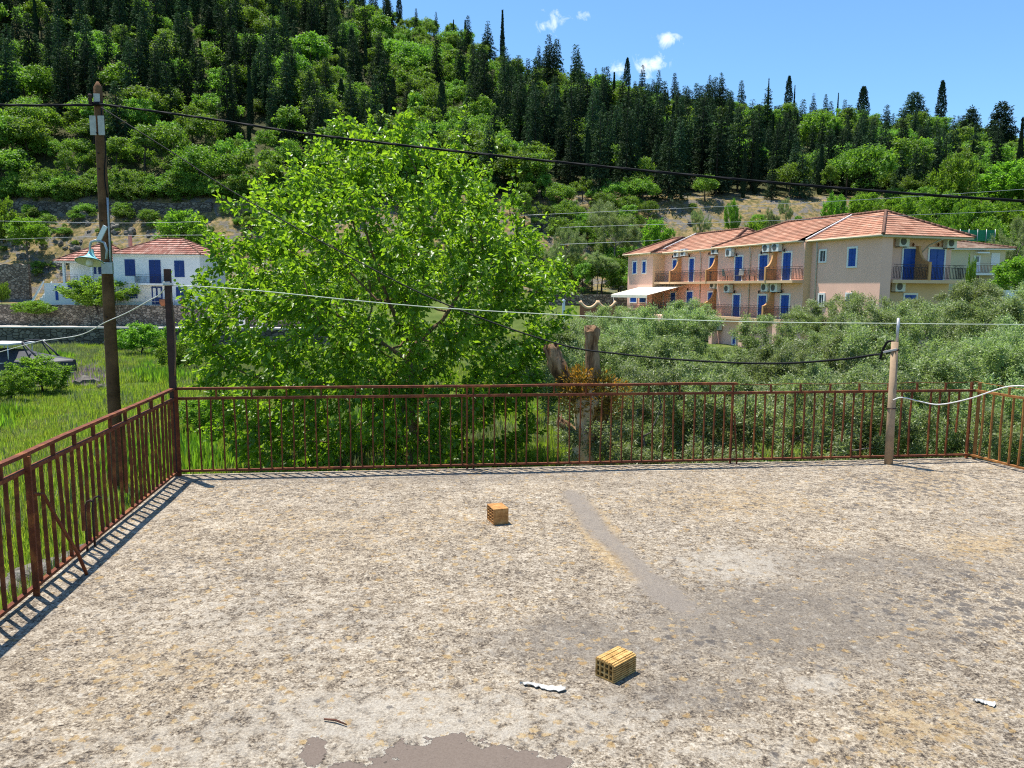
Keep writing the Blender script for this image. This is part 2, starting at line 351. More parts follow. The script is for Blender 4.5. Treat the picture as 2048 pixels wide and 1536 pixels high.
# ------------------------------------------------------------------ the concrete roof terrace
LC = P(357, 951); RC = P(1940, 917); LB = P(0, 1246); RB = P(2048, 946)
ldir = (LB - LC); ldir /= np.linalg.norm(ldir); rdir = (RB - RC); rdir /= np.linalg.norm(rdir); fdir = (RC - LC) / np.linalg.norm(RC - LC)
FLEN = float(np.linalg.norm(RC - LC))
fn = np.array([-fdir[1], fdir[0], 0]); ln_ = np.array([ldir[1], -ldir[0], 0]); ln_ = ln_ if ln_[0] < 0 else -ln_
rn = np.array([-rdir[1], rdir[0], 0]); rn = rn if rn[0] > 0 else -rn
def inter(p, d, q, e):
    A = np.array([[d[0], -e[0]], [d[1], -e[1]]]); s = np.linalg.solve(A, (q - p)[:2]); return p + d * s[0]
e = 0.05
cFL = inter(LC + fn * e, fdir, LC + ln_ * e, ldir); cFR = inter(LC + fn * e, fdir, RC + rn * e, rdir)
yb = -3.0
cBL = cFL + ldir * ((yb - cFL[1]) / ldir[1]); cBR = cFR + rdir * 9.0; cBR2 = np.array([cBR[0], yb, 0])
NU, NV = 420, 420
def slab_top(sgrid, tgrid):
    # bilinear patch: left edge, far edge, right edge
    A = cBL; B = cFL; C_ = cFR; D_ = np.array([cFR[0] + 5.2, yb, 0])
    s = sgrid[..., None]; tt = tgrid[..., None]
    return (A * (1 - s) + D_ * s) * (1 - tt) + (B * (1 - s) + C_ * s) * tt
sg, tg = np.meshgrid(np.linspace(0, 1, NU), np.linspace(0, 1, NV), indexing='xy')
ST = slab_top(sg, tg)
ST[..., 2] = 0.006 * snoise(ST[..., 0], ST[..., 1], 0.35, 4) * np.clip((1 - tg) * 30, 0, 1)
sv = ST.reshape(-1, 3)
def blob(px, py, rx, ry, soft=1.0):
    c = P(px, py); ex = (P(px + rx, py) - c)[:2]; ey = (P(px, py - ry) - c)[:2]
    A = np.linalg.inv(np.stack([ex, ey], 1)); q = (sv[:, :2] - c[:2]) @ A.T
    return np.clip(1.25 - np.linalg.norm(q, axis=1), 0, 1) ** soft
def pline(pts, soft=0.06):
    out = np.zeros(len(sv))
    W_ = [(P(a, b), wd_ ) for a, b, wd_ in pts]
    for (p, wa), (q, wb) in zip(W_[:-1], W_[1:]):
        d = (q - p)[:2]; L = d @ d; s = np.clip(((sv[:, :2] - p[:2]) @ d) / L, 0, 1)
        dist = np.linalg.norm(sv[:, :2] - (p[:2] + s[:, None] * d), axis=1); wv = wa + (wb - wa) * s
        out = np.maximum(out, np.clip((wv - dist) / soft + 0.5, 0, 1))
    return out
m_streak = pline([(1140, 985, .07), (1165, 1015, .10), (1195, 1060, .10), (1245, 1105, .08), (1290, 1150, .09), (1330, 1190, .13), (1375, 1222, .06)], 0.12)
m_ochre = np.maximum.reduce([pline([(1135, 1000, .03), (1165, 1060, .06), (1225, 1115, .13), (1275, 1160, .07)], 0.16), pline([(1180, 1000, .03), (1225, 1060, .07), (1240, 1085, .03)], 0.14),
    0.75 * blob(1960, 1090, 150, 40), 0.7 * blob(1850, 1440, 260, 110), 0.55 * blob(330, 1330, 330, 90), 0.5 * blob(700, 1060, 500, 60), 0.6 * blob(1450, 1000, 300, 50), .6 * blob(1850, 960, 160, 40), .4 * blob(200, 1430, 260, 80)])
m_grey = np.maximum.reduce([blob(1580, 1235, 420, 105), blob(1420, 1250, 200, 60), 0.85 * blob(1180, 1280, 250, 75), 0.75 * blob(1720, 1130, 420, 45), 0.7 * blob(1380, 1390, 260, 60), 0.55 * blob(850, 955, 600, 18)])
m_pale = np.maximum.reduce([0.62 * blob(1460, 1125, 170, 42), 0.7 * blob(780, 1440, 520, 90), 0.55 * blob(1150, 1440, 260, 60), 0.8 * blob(1640, 1370, 70, 25), 0.5 * blob(400, 1500, 400, 80), 0.4 * blob(1500, 1500, 300, 50), .35 * blob(500, 1250, 400, 120)])
m_peel = np.maximum.reduce([blob(900, 1530, 185, 58, .8), 0.95 * blob(1060, 1535, 130, 36), 0.8 * blob(900, 1478, 60, 16), 0.85 * blob(628, 1505, 34, 42), .8 * blob(700, 1540, 90, 26)])
m_dark = np.maximum.reduce([blob(1960, 1210, 260, 70), 0.85 * blob(1800, 975, 240, 38), 0.6 * blob(1350, 1280, 150, 50), 0.4 * blob(500, 985, 300, 30), 0.4 * blob(300, 1130, 260, 60)])
edge = np.clip(1 - (1 - tg.ravel()) * np.linalg.norm(cFL - cBL) / 0.28, 0, 1)
one = np.ones(len(sv))
A1 = np.stack([m_streak, m_ochre, m_grey, one], 1); A2 = np.stack([m_pale, m_peel, m_dark, one], 1)
m, t = nt('lichen_concrete'); v = objc(t)
a1 = nd(t, 'ShaderNodeSeparateColor'); q = nd(t, 'ShaderNodeAttribute', attribute_name='stain_a'); t.links.new(q.outputs['Color'], a1.inputs[0])
a2 = nd(t, 'ShaderNodeSeparateColor'); q = nd(t, 'ShaderNodeAttribute', attribute_name='stain_b'); t.links.new(q.outputs['Color'], a2.inputs[0])
dn = noise(t, 30, 3, 0.6, v)
wv = mix(t, 0.035, v, dn.outputs['Color'], 'LINEAR_LIGHT')
vo = nd(t, 'ShaderNodeTexVoronoi', i_Scale=30.0, i_Randomness=1.0); t.links.new(wv, vo.inputs['Vector'])
sc = nd(t, 'ShaderNodeSeparateColor'); t.links.new(vo.outputs['Color'], sc.inputs[0])
vo2 = nd(t, 'ShaderNodeTexVoronoi', i_Scale=19.0); t.links.new(wv, vo2.inputs['Vector'])
sc2 = nd(t, 'ShaderNodeSeparateColor'); t.links.new(vo2.outputs['Color'], sc2.inputs[0])
fine = noise(t, 110, 6, 0.7, v); mid = noise(t, 7, 8, 0.68, v); big = noise(t, 1.1, 6, 0.6, v)
# granular base
gr1 = noise(t, 42, 7, 0.78, v); gr2 = noise(t, 14, 5, 0.7, v, 0.3)
gr3 = noise(t, 3.0, 6, 0.65, v, 0.4)
gr4 = noise(t, 75, 6, 0.8, v)
g = math_(t, 'ADD', math_(t, 'MULTIPLY', sc.outputs[0], 0.24), math_(t, 'MULTIPLY', math_(t, 'SUBTRACT', gr1.outputs[0], 0.5), 1.5))
g = math_(t, 'ADD', g, math_(t, 'MULTIPLY', math_(t, 'SUBTRACT', gr4.outputs[0], 0.5), 2.4))
g = math_(t, 'ADD', g, math_(t, 'MULTIPLY', math_(t, 'SUBTRACT', gr2.outputs[0], 0.5), 0.8))
g = math_(t, 'ADD', g, math_(t, 'MULTIPLY', math_(t, 'SUBTRACT', gr3.outputs[0], 0.5), 0.6))
g = math_(t, 'ADD', g, 0.42)
base = ramp(t, g, [(0.02, (0.032, 0.026, 0.022)), (0.27, (0.105, 0.084, 0.065)), (0.45, (0.235, 0.190, 0.137)), (0.66, (0.385, 0.323, 0.242)), (0.95, (0.60, 0.535, 0.43))])
base = mix(t, 0.40, base, ramp(t, big.outputs[0], [(0.3, (0.36, 0.355, 0.36)), (0.7, (0.60, 0.565, 0.51))]), 'OVERLAY')
# grey weathered patches
gm = ramp(t, math_(t, 'ADD', a1.outputs[2], math_(t, 'MULTIPLY', math_(t, 'SUBTRACT', gr2.outputs[0], 0.5), 2.6)), [(0.16, 0.0), (0.95, 0.74)])
base = mix(t, gm, base, ramp(t, fine.outputs[0], [(0.3, (0.087, 0.074, 0.061)), (0.52, (0.170, 0.147, 0.122)), (0.72, (0.276, 0.244, 0.208))]))
pm = ramp(t, math_(t, 'ADD', a2.outputs[0], math_(t, 'MULTIPLY', math_(t, 'SUBTRACT', gr2.outputs[0], 0.5), 2.4)), [(0.2, 0.0), (0.9, 0.85)])
base = mix(t, pm, base, ramp(t, fine.outputs[0], [(0.28, (0.197, 0.169, 0.134)), (0.45, (0.390, 0.342, 0.276)), (0.68, (0.540, 0.494, 0.410))]))
# ochre lichen rosettes
om = math_(t, 'ADD', math_(t, 'MULTIPLY', a1.outputs[1], 0.60), math_(t, 'ADD', math_(t, 'MULTIPLY', gr3.outputs[0], 1.1), -0.13))
prs = math_(t, 'SUBTRACT', om, sc2.outputs[1])                         # rosette present in this cell?
siz = math_(t, 'ADD', math_(t, 'MULTIPLY', sc2.outputs[0], 0.42), 0.12)
dro = math_(t, 'ADD', math_(t, 'SUBTRACT', siz, vo2.outputs['Distance']), math_(t, 'MULTIPLY', math_(t, 'SUBTRACT', gr4.outputs[0], 0.5), 1.1))
omf = math_(t, 'MULTIPLY', ramp(t, prs, [(0.0, 0.0), (0.05, 1.0)]), ramp(t, dro, [(0.0, 0.0), (0.16, 0.72)]))
wn_ = math_(t, 'ADD', math_(t, 'MULTIPLY', math_(t, 'SUBTRACT', gr1.outputs[0], 0.5), 1.8), math_(t, 'MULTIPLY', math_(t, 'SUBTRACT', gr2.outputs[0], 0.5), 2.6))
wash = ramp(t, math_(t, 'ADD', a1.outputs[1], wn_), [(0.55, 0.0), (0.85, 0.6)])
omf = math_(t, 'MAXIMUM', omf, wash)
base = mix(t, omf, base, ramp(t, sc.outputs[1], [(0.0, (0.29, 0.175, 0.065)), (0.6, (0.40, 0.27, 0.115)), (1.0, (0.46, 0.345, 0.19))]))
# dark crusty spots
dkd = nd(t, 'ShaderNodeTexVoronoi', i_Scale=15.0); t.links.new(wv, dkd.inputs['Vector'])
ds = nd(t, 'ShaderNodeSeparateColor'); t.links.new(dkd.outputs['Color'], ds.inputs[0])
rad = math_(t, 'ADD', math_(t, 'MULTIPLY', ds.outputs[0], 0.40), math_(t, 'MULTIPLY', a2.outputs[2], 0.42))
dk = math_(t, 'SUBTRACT', math_(t, 'SUBTRACT', rad, 0.10), dkd.outputs['Distance'])
dk = math_(t, 'ADD', dk, math_(t, 'MULTIPLY', math_(t, 'SUBTRACT', fine.outputs[0], 0.5), 0.8))
dkf = ramp(t, dk, [(0.0, 0.0), (0.10, 0.75)])
base = mix(t, dkf, base, ramp(t, fine.outputs[0], [(0.35, (0.055, 0.049, 0.046)), (0.7, (0.14, 0.127, 0.117))]))
# small white flecks
wf_ = nd(t, 'ShaderNodeTexVoronoi', i_Scale=17.0); t.links.new(wv, wf_.inputs['Vector'])
ws = nd(t, 'ShaderNodeSeparateColor'); t.links.new(wf_.outputs['Color'], ws.inputs[0])
wk = math_(t, 'SUBTRACT', math_(t, 'SUBTRACT', math_(t, 'MULTIPLY', ws.outputs[2], 0.42), 0.16), wf_.outputs['Distance'])
wk = math_(t, 'ADD', wk, math_(t, 'MULTIPLY', math_(t, 'SUBTRACT', fine.outputs[0], 0.5), 0.6))
base = mix(t, ramp(t, wk, [(0.0, 0.0), (0.10, 0.5)]), base, (0.48, 0.44, 0.37))
# cement repair streak
sm_ = ramp(t, math_(t, 'ADD', a1.outputs[0], math_(t, 'ADD', math_(t, 'MULTIPLY', math_(t, 'SUBTRACT', gr2.outputs[0], 0.5), 2.2), math_(t, 'MULTIPLY', math_(t, 'SUBTRACT', gr1.outputs[0], 0.5), 1.5))), [(0.2, 0.0), (0.75, 0.85)])
base = mix(t, sm_, base, ramp(t, fine.outputs[0], [(0.3, (0.163, 0.137, 0.113)), (0.7, (0.298, 0.258, 0.215))]))
# bare screed where the coating has flaked away
pl = math_(t, 'ADD', a2.outputs[1], math_(t, 'MULTIPLY', math_(t, 'SUBTRACT', noise(t, 12, 8, 0.68, v).outputs[0], 0.5), 1.9))
plf = ramp(t, pl, [(0.46, 0.0), (0.475, 1.0)])
rim = math_(t, 'MULTIPLY', ramp(t, pl, [(0.34, 0.0), (0.44, 0.6), (0.465, 0.9), (0.47, 0.0)]), ramp(t, gr2.outputs[0], [(0.42, 0.0), (0.58, 1.0)]))
base = mix(t, rim, base, (0.60, 0.55, 0.455))
base = mix(t, plf, base, ramp(t, fine.outputs[0], [(0.25, (0.121, 0.093, 0.074)), (0.75, (0.176, 0.141, 0.115))]))
h = math_(t, 'ADD', math_(t, 'MULTIPLY', fine.outputs[0], 0.5), math_(t, 'ADD', math_(t, 'MULTIPLY', sc.outputs[0], 0.2), math_(t, 'MULTIPLY', gr4.outputs[0], 0.5)))
h = math_(t, 'MULTIPLY', h, math_(t, 'SUBTRACT', 1.0, math_(t, 'MULTIPLY', plf, 0.75)))
h = math_(t, 'ADD', h, math_(t, 'MULTIPLY', math_(t, 'SUBTRACT', 1.0, plf), 0.5))
finish(t, base, 0.95, 0.12, h, 0.9, 0.02)
ix = np.arange(NU * NV).reshape(NV, NU)
sq = np.stack([ix[:-1, :-1], ix[:-1, 1:], ix[1:, 1:], ix[1:, :-1]], -1).reshape(-1, 4)
rimi = np.concatenate([ix[0, :], ix[1:, -1], ix[-1, -2::-1], ix[-2:0:-1, 0]])
low = sv[rimi].copy(); low[:, 2] = -3.3
sv2 = np.concatenate([sv, low]); nb = len(sv); k = len(rimi)
sides = np.stack([rimi, nb + np.arange(k), nb + (np.arange(k) + 1) % k, np.roll(rimi, -1)], 1)
ext = lambda a: np.concatenate([a, a[rimi]])
sme = np_mesh('terrace_floor', sv2, [sq, sides], [m], attrs={'stain_a': ext(A1), 'stain_b': ext(A2)})
tag(link('terrace_floor', sme), kind='structure')

# ------------------------------------------------------------------ rusty railings
TOPZ, MIDZ, BOTZ = 0.868, 0.768, 0.045
def railing(label, org, d, length, rails_top, mt, skip=(), posts=(), spac=0.112, spacer_every=3, broken=(), missing_sp=(), start=0.0):
    root = empty('metal_railing', org, math.atan2(d[1], d[0]), label, 'railing')
    def jit(a): return random.uniform(-a, a)
    for a, b in rails_top:
        m_ = MB(); n = max(2, int((b - a) / 0.6)); pts = [(a + (b - a) * i / n, jit(.004), TOPZ + jit(.004)) for i in range(n + 1)]
        for p, q_ in zip(pts[:-1], pts[1:]): m_.bar(p, q_, 0.042, 0.022)
        m_.build('top_rail', mt, root)
    MB().bar((start, 0, MIDZ), (length, 0, MIDZ), 0.03, 0.024).build('middle_rail', mt, root)
    MB().bar((start, 0, BOTZ), (length, 0, BOTZ), 0.03, 0.02).build('bottom_rail', mt, root)
    n = int(length / spac)
    for i in range(1, n):
        x = i * spac
        if i in skip or any(abs(x - p) < 0.05 for p in posts): continue
        zb = BOTZ + 0.0105
        if i in broken: zb = broken[i]
        bj = .014 if random.random() < .10 else .005; xm_, ym_ = jit(bj), jit(bj); m_ = MB(); mid_ = (x + xm_, ym_, (zb + MIDZ) / 2); m_.bar((x + jit(.007), jit(.004), zb), mid_, 0.022, 0.011, (1, 0, 0)); m_.bar(mid_, (x + jit(.006), jit(.003), MIDZ - 0.0125), 0.022, 0.011, (1, 0, 0)); m_.build('baluster', mt, root)
        if i % spacer_every == 0 and i not in missing_sp:
            x2 = x + spac * .5
            if x2 < length: MB().bar((x2, 0, MIDZ + 0.0125), (x2 + jit(.003), 0, TOPZ - 0.0115), 0.026, 0.012, (1, 0, 0)).build('spacer_bar', mt, root)
    for x in posts:
        MB().bar((x, 0.024, -0.02), (x, 0.024, TOPZ - 0.012), 0.034, 0.016, (1, 0, 0)).build('post', mt, root)
    return root
def along(px, py, org, d): return float(np.dot(P(px, py) - org, d))
pA, pB = along(938, 938, LC, fdir), along(1463, 928, LC, fdir)
FR = railing('long rusty railing along the far terrace edge in front of the trees', LC, fdir, FLEN, [(0.02, pB + 0.03)], M['rust'], posts=[pA - 0.02, pA + 0.045, pB, FLEN - 0.03], broken={62: 0.22, 66: 0.28, 74: 0.30}, skip=(70,))
# diagonal stays of the front railing, and the loose wire where its top rail is gone
for x in (pB,): MB().bar((x + 0.015, -0.008, .55), (x + 0.05, -0.035, 0.0), 0.013, 0.013).build('brace', M['rust'], FR)
MB().tube([(pB + (FLEN - pB) * i / 8, 0, TOPZ - 0.004 - 0.012 * math.sin(math.pi * ((i * .5) % 1))) for i in range(9)], 0.0035, 5).build('guard_wire', M['rust'], FR)
LLEN = float(np.linalg.norm(LB - LC)) + 2.2
lp = along(68, 1192, LC, ldir)
LR = railing('rusty railing running down the near edge beside the grassy field', LC, ldir, LLEN, [(0.02, LLEN)], M['rust'], posts=[0.04, lp, LLEN - 0.1], broken={21: 0.16, 13: 0.2}, spac=0.108)
br = MB(); br.tube([(lp - 0.03, 0.03, 0.62), (lp - 0.10, 0.055, 0.60), (lp - 0.17, 0.08, 0.45), (lp - 0.29, 0.15, 0.16), (lp - 0.33, 0.18, 0.0)], 0.011, 6); 
b_ = br.build('brace', M['rust'], LR)
RR = railing('rusted railing coloured sunlit orange with no top bar beyond the pipe post', RC, rdir, 4.2, [], M['rust_sunlit'], posts=[0.03], spac=0.125)
MB().tube([(4.2 * i / 8, 0, TOPZ - 0.003 - 0.01 * math.sin(math.pi * ((i * .5) % 1))) for i in range(9)], 0.0035, 5).build('guard_wire', M['rust_sunlit'], RR)
for px_, py_ in ((175, 1103), (190, 1093)):
    p = P(px_, py_); hk = MB().tube([p + np.array(q_) for q_ in ((0, 0, -.01), (0, 0, .28), (.006, 0, .33), (.02, .0, .36), (.045, -.0, .37), (.065, 0, .355))], 0.008, 6)
    o = hk.build('rebar_hook', M['rust_dark'])
    tag(o, 'bent rusty rebar hook inside the near railing, ' + ('the nearer of the two' if px_ == 175 else 'the farther of the two'), 'rebar hook')
# posts
cp = empty('corner_post', LC + np.array([0.0, -0.01, 0]), math.atan2(fdir[1], fdir[0]), 'tall dark rusty iron post standing at the railing corner', 'post')
topz = D(342, 538, LC[1])[2]
MB().box(-0.035, 0.02, -0.03, 0.03, -0.02, topz).build('post_shaft', M['rust_dark'], cp, 0.004)
MB().tube([(-.008 + 0.042 * math.cos(a), 0.042 * math.sin(a), 1.86 + 0.002 * a) for a in np.linspace(0, 18, 50)], 0.006, 5).build('wire_wrap', M['whitecable'], cp)
MB().tube([(0.03, -0.045, 1.80), (0.05, -0.05, 1.5), (0.045, -0.045, 1.2), (0.03, -0.05, 1.0)], 0.007, 5).build('cord_end', M['bark'], cp)
PB = P(1777, 928)
pp = empty('pipe_post', PB, 0, 'tan pipe post with thin steel mast standing on the far terrace edge', 'post')
ptop = D(1790, 684, PB[1])
lean = (ptop - PB)
MB().tube([(0, 0, -0.02), tuple(lean * 0.35), tuple(lean * 0.36), tuple(lean)], [0.044, 0.041, 0.0408, 0.036], 16).build('pipe_shaft', M['pipe'], pp)
mt_ = D(1797, 636, PB[1]) - PB
MB().tube([tuple(lean * 0.97 + np.array([.02, 0, 0])), tuple(mt_)], 0.015, 10).build('mast', M['galv'], pp)
MB().tube([tuple(lean * 0.93 + np.array([0.041 * math.cos(a), 0.041 * math.sin(a), 0.001 * a])) for a in np.linspace(0, 13, 40)], 0.007, 5).build('tie_wire', M['rust_dark'], pp)
MB().tube([tuple(lean * 0.46 + np.array([0.043 * math.cos(a), 0.043 * math.sin(a), 0.001 * a])) for a in np.linspace(0, 7, 30)], 0.006, 5).build('tie_wire', M['rust_dark'], pp)
MB().bar(tuple(lean * .925 + np.array([-.12, 0, -.01])), tuple(lean * .93 + np.array([.0, -.05, .02])), .025, .02).build('peg', M['plate'], pp)

# ------------------------------------------------------------------ bricks and litter on the terrace
def hollow_brick(label, corner_px, far_px, left_px, H, nh, nv, mats, ribs=True):
    c0 = P(*corner_px); a = P(*far_px) - c0; b = P(*left_px) - c0
    L, W_ = np.linalg.norm(a), np.linalg.norm(b); u = a / L; vv = np.array([-u[1], u[0], 0]); 
    root = empty('hollow_brick', c0, math.atan2(u[1], u[0]), label, 'brick')
    m_ = MB(); cell_w, cell_h = W_ / nh, H / nv; th = 0.0075
    # end-to-end walls between the holes
    for i in range(nh + 1):
        y = min(max(i * cell_w, th / 2), W_ - th / 2)
        m_.box(0, L, y - th / 2, y + th / 2, th, H - th)
    for j in range(nv + 1):
        z = min(max(j * cell_h, th / 2), H - th / 2)
        if j in (0, nv): m_.box(0, L, 0, W_, z - th / 2, z + th / 2)
        else:
            for i in range(nh): m_.box(0.0015, L - 0.0015, i * cell_w + th * .6, (i + 1) * cell_w - th * .6, z - th / 2, z + th / 2)
    m_.box(L * .45, L * .5, th, W_ - th, th, H - th)
    # raised keying ribs on the outside
    for k_ in range(8 if ribs else 0):
        y = W_ * (k_ + .5) / 8; hr_ = random.uniform(.003, .007)
        m_.box(0.001, L - .001, y - W_ * random.uniform(.040, .056), y + W_ * random.uniform(.040, .056), H + .0001, H + hr_)
    for k_ in range(8 if ribs else 0):
        z = H * (k_ + .5) / 8
        m_.box(0.001, L - .001, -0.007, -.0001, z - H * .038, z + H * .038)
    m_.build('brick_body', mats, root); return root
m, t = nt('yellow_brick'); v = objc(t); n = noise(t, 25, 6, .65, v)
finish(t, ramp(t, n.outputs[0], [(0.3, (0.20, 0.105, 0.03)), (0.52, (0.46, 0.28, 0.095)), (0.75, (0.58, 0.41, 0.18))]), .9, .15, n.outputs[0], .4, .004); M['ybrick'] = m
m, t = nt('orange_brick'); v = objc(t); n = noise(t, 25, 6, .65, v)
finish(t, ramp(t, n.outputs[0], [(0.3, (0.22, 0.095, 0.03)), (0.55, (0.44, 0.22, 0.075)), (0.75, (0.55, 0.33, 0.14))]), .9, .15, n.outputs[0], .4, .004); M['obrick'] = m
hollow_brick('pale yellow hollow clay brick lying near the white paint flake', (1226, 1367), (1270, 1342), (1188, 1352), 0.088, 4, 3, M['ybrick'])
hollow_brick('small orange hollow clay brick alone on the middle of the terrace', (987, 1050), (1017, 1047), (972, 1038), 0.125, 3, 5, M['obrick'], False)
def flake(px, py, L, W_, rz, label, n=16):
    c0 = P(px, py); vs_, fs = [], []
    for i in range(n + 1):
        s = i / n; hw = W_ * (.16 + .95 * s ** .8) * (1 if s < .9 else .75) * .5 * random.uniform(.82, 1.12)
        z = 0.008 + 0.003 * math.sin(s * 7) + random.uniform(-.0015, .0015)
        vs_ += [(s * L - L / 2, -hw + random.uniform(-.008, .008), z), (s * L - L / 2, 0, z + .006), (s * L - L / 2, hw + random.uniform(-.008, .008), z - .004)]
    vs_ += [(x, y, z - .003) for x, y, z in vs_]; o_ = 3 * (n + 1)
    for i in range(n):
        b = 3 * i
        for q_ in ((b, b + 3, b + 4, b + 1), (b + 1, b + 4, b + 5, b + 2)): fs += [q_, tuple(x + o_ for x in reversed(q_))]
        fs += [(b, b + o_, b + 3 + o_, b + 3), (b + 2, b + 5, b + 5 + o_, b + 2 + o_)]
    fs += [(0, 1, 1 + o_, o_), (1, 2, 2 + o_, 1 + o_), (o_ - 3, 2 * o_ - 3, 2 * o_ - 2, o_ - 2), (o_ - 2, 2 * o_ - 2, 2 * o_ - 1, o_ - 1)]
    o = MB().add(vs_, fs).build('paint_flake', M['flake']); o.location = c0; o.rotation_euler = (0, 0, rz)
    return tag(o, label, 'paint flake')
flake(1085, 1374, 0.22, 0.055, R(-14), 'long white curled paint flake beside the yellow brick')
flake(1968, 1406, 0.085, 0.05, R(-20), 'small white paint flake near the edge of the terrace')
p0, p1 = P(648, 1438, .006), P(693, 1449, .006)
tag(MB().tube([p0, (p0 + p1) / 2 + np.array([0, .008, .003]), p1], [.004, .005, .003], 6).build('dry_stick', M['stick']), 'thin dry brown stick lying on the terrace concrete', 'stick')

# ------------------------------------------------------------------ foliage builders
def unit(a): return a / np.maximum(np.linalg.norm(a, axis=-1, keepdims=True), 1e-9)
def leaves(Pn, Dn, Nn, L, W, shape='ovate', droop=0.15):
    n = len(Pn); Dn = unit(Dn); S = unit(np.cross(Dn, Nn)); Nn = np.cross(S, Dn)
    L = L[:, None]; W = W[:, None]
    if shape == 'ovate':
        mid = Pn + Dn * L * .5 + Nn * L * .06; tip = Pn + Dn * L - Nn * L * droop
        a = Pn + Dn * L * .22 + S * W * .42 + Nn * L * .09; b = Pn + Dn * L * .62 + S * W * .40 + Nn * L * .07
        c = Pn + Dn * L * .22 - S * W * .42 + Nn * L * .09; d = Pn + Dn * L * .62 - S * W * .40 + Nn * L * .07
        V = np.stack([Pn, a, b, tip, d, c], 1).reshape(-1, 3); k = 6
        o = np.arange(n)[:, None] * 6
        Q = np.concatenate([o + np.array([[0, 1, 2, 3]]), o + np.array([[0, 3, 4, 5]])], 0)
    else:
        tip = Pn + Dn * L - Nn * L * droop; a = Pn + Dn * L * .5 + S * W * .5; c = Pn + Dn * L * .5 - S * W * .5
        V = np.stack([Pn, a, tip, c], 1).reshape(-1, 3); k = 4
        Q = np.arange(n)[:, None] * 4 + np.array([[0, 1, 2, 3]])
    return V, Q, k
def rvec(n): return unit(rng.normal(size=(n, 3)))
def grow(trunk, A, step, kill, infl, iters):
    pos = [np.array(p, float) for p in trunk]; par = [-1] + list(range(len(trunk) - 1))
    A = np.array(A, float); best = np.full(len(A), 1e9); bi = np.zeros(len(A), int)
    def upd(st):
        nonlocal best, bi
        for i in range(st, len(pos)):
            d = np.linalg.norm(A - pos[i], axis=1); m_ = d < best; best[m_] = d[m_]; bi[m_] = i
    upd(0)
    for it in range(iters):
        ok = best < infl
        if not ok.any(): break
        st = len(pos); src = np.unique(bi[ok])
        for i in src:
            sel = ok & (bi == i); dv = unit(A[sel] - pos[i]).mean(0); nrm = np.linalg.norm(dv)
            if nrm < .05: continue
            dv = dv / nrm + rng.normal(size=3) * .12; dv /= np.linalg.norm(dv)
            pos.append(pos[i] + dv * step); par.append(i)
        if len(pos) == st: break
        upd(st); keep = best > kill
        A, best, bi = A[keep], best[keep], bi[keep]
        if len(A) == 0: break
    return np.array(pos), np.array(par)
def skeleton_mesh(pos, par, tipr, expo, rmax, sides=6):
    n = len(pos); ch = np.zeros(n); r = np.zeros(n)
    for i in range(n - 1, -1, -1):
        if r[i] == 0: r[i] = tipr ** expo
        if par[i] >= 0: r[par[i]] += r[i]
    r = np.minimum(r ** (1 / expo), rmax)
    idx = np.where(par >= 0)[0]; a, b = pos[par[idx]], pos[idx]; ra, rb = r[par[idx]], r[idx]
    ra = np.minimum(ra, rb * 1.5); d = unit(b - a)
    x = unit(np.cross(d, np.array([.31, .17, .93]))); y = np.cross(d, x)
    ang = np.arange(sides) * 2 * math.pi / sides
    cs = np.cos(ang)[None, :, None]; sn = np.sin(ang)[None, :, None]
    ring = x[:, None] * cs + y[:, None] * sn
    V = np.concatenate([a[:, None] + ring * ra[:, None, None], b[:, None] + d[:, None] * rb[:, None, None] * .3 + ring * rb[:, None, None]], 1).reshape(-1, 3)
    o = np.arange(len(idx))[:, None, None] * 2 * sides; j = np.arange(sides)
    Q = (o + np.stack([j, (j + 1) % sides, (j + 1) % sides + sides, j + sides], 1)[None]).reshape(-1, 4)
    return V, Q, r
def foliate(pos, par, r, thr, target, spread, L, W, shape, up=0.5, droop=0.15, out_c=None, hang=0.2):
    idx = np.where((r < thr) & (par >= 0))[0]; idx = rng.choice(idx, int(target)); n = len(idx)
    d = unit(pos[idx] - pos[par[idx]])
    base = pos[par[idx]] + (pos[idx] - pos[par[idx]]) * rng.random((n, 1)) + rvec(n) * spread * rng.random((n, 1)) ** .6
    out = unit(pos[idx] - out_c) if out_c is not None else d
    D_ = d * .5 + out * .5 + rvec(n) * .8 + np.array([0, 0, -hang]); N_ = rvec(n) + np.array([0, 0, up])
    l = L * rng.uniform(.5, 1.3, n); w_ = W * rng.uniform(.75, 1.15, n)
    V, Q, k = leaves(base, D_, N_, l, w_, shape, droop)
    tint = np.repeat(np.clip(rng.normal(.5, .25, n), 0, 1), k)
    return V, Q, tint

# --- the big mulberry
MD = 20.0
def unit_(a): return a / np.linalg.norm(a)
prof = [(250, 720, 870), (275, 690, 900), (325, 615, 945), (375, 530, 1005), (435, 462, 1060), (490, 420, 1135), (560, 398, 1178), (620, 385, 1148), (690, 376, 1115), (760, 388, 1110), (830, 425, 1095), (900, 455, 1060), (955, 530, 1000)]
zz = [D(770, p[0], MD)[2] for p in prof]; xl = [D(p[1], p[0], MD)[0] for p in prof]; xr = [D(p[2], p[0], MD)[0] for p in prof]
def crown_pts(n, zz, xl, xr, depth, ratio, shell=.55):
    out = []; zs, l_, r_ = np.array(zz)[::-1], np.array(xl)[::-1], np.array(xr)[::-1]
    while len(out) < n:
        z = rng.uniform(zs[0], zs[-1]); a, b = np.interp(z, zs, l_), np.interp(z, zs, r_); hw = (b - a) / 2
        if rng.random() > hw / 5.3: continue
        rad = rng.random() ** .5
        if rad < shell and rng.random() < .6: continue
        th = rng.random() * 2 * math.pi
        out.append(((a + b) / 2 + math.cos(th) * rad * hw, depth + math.sin(th) * rad * hw * ratio, z))
    return np.array(out)
base = D(826, 950, MD); base[2] = float(terr(base[0], MD)) - .1
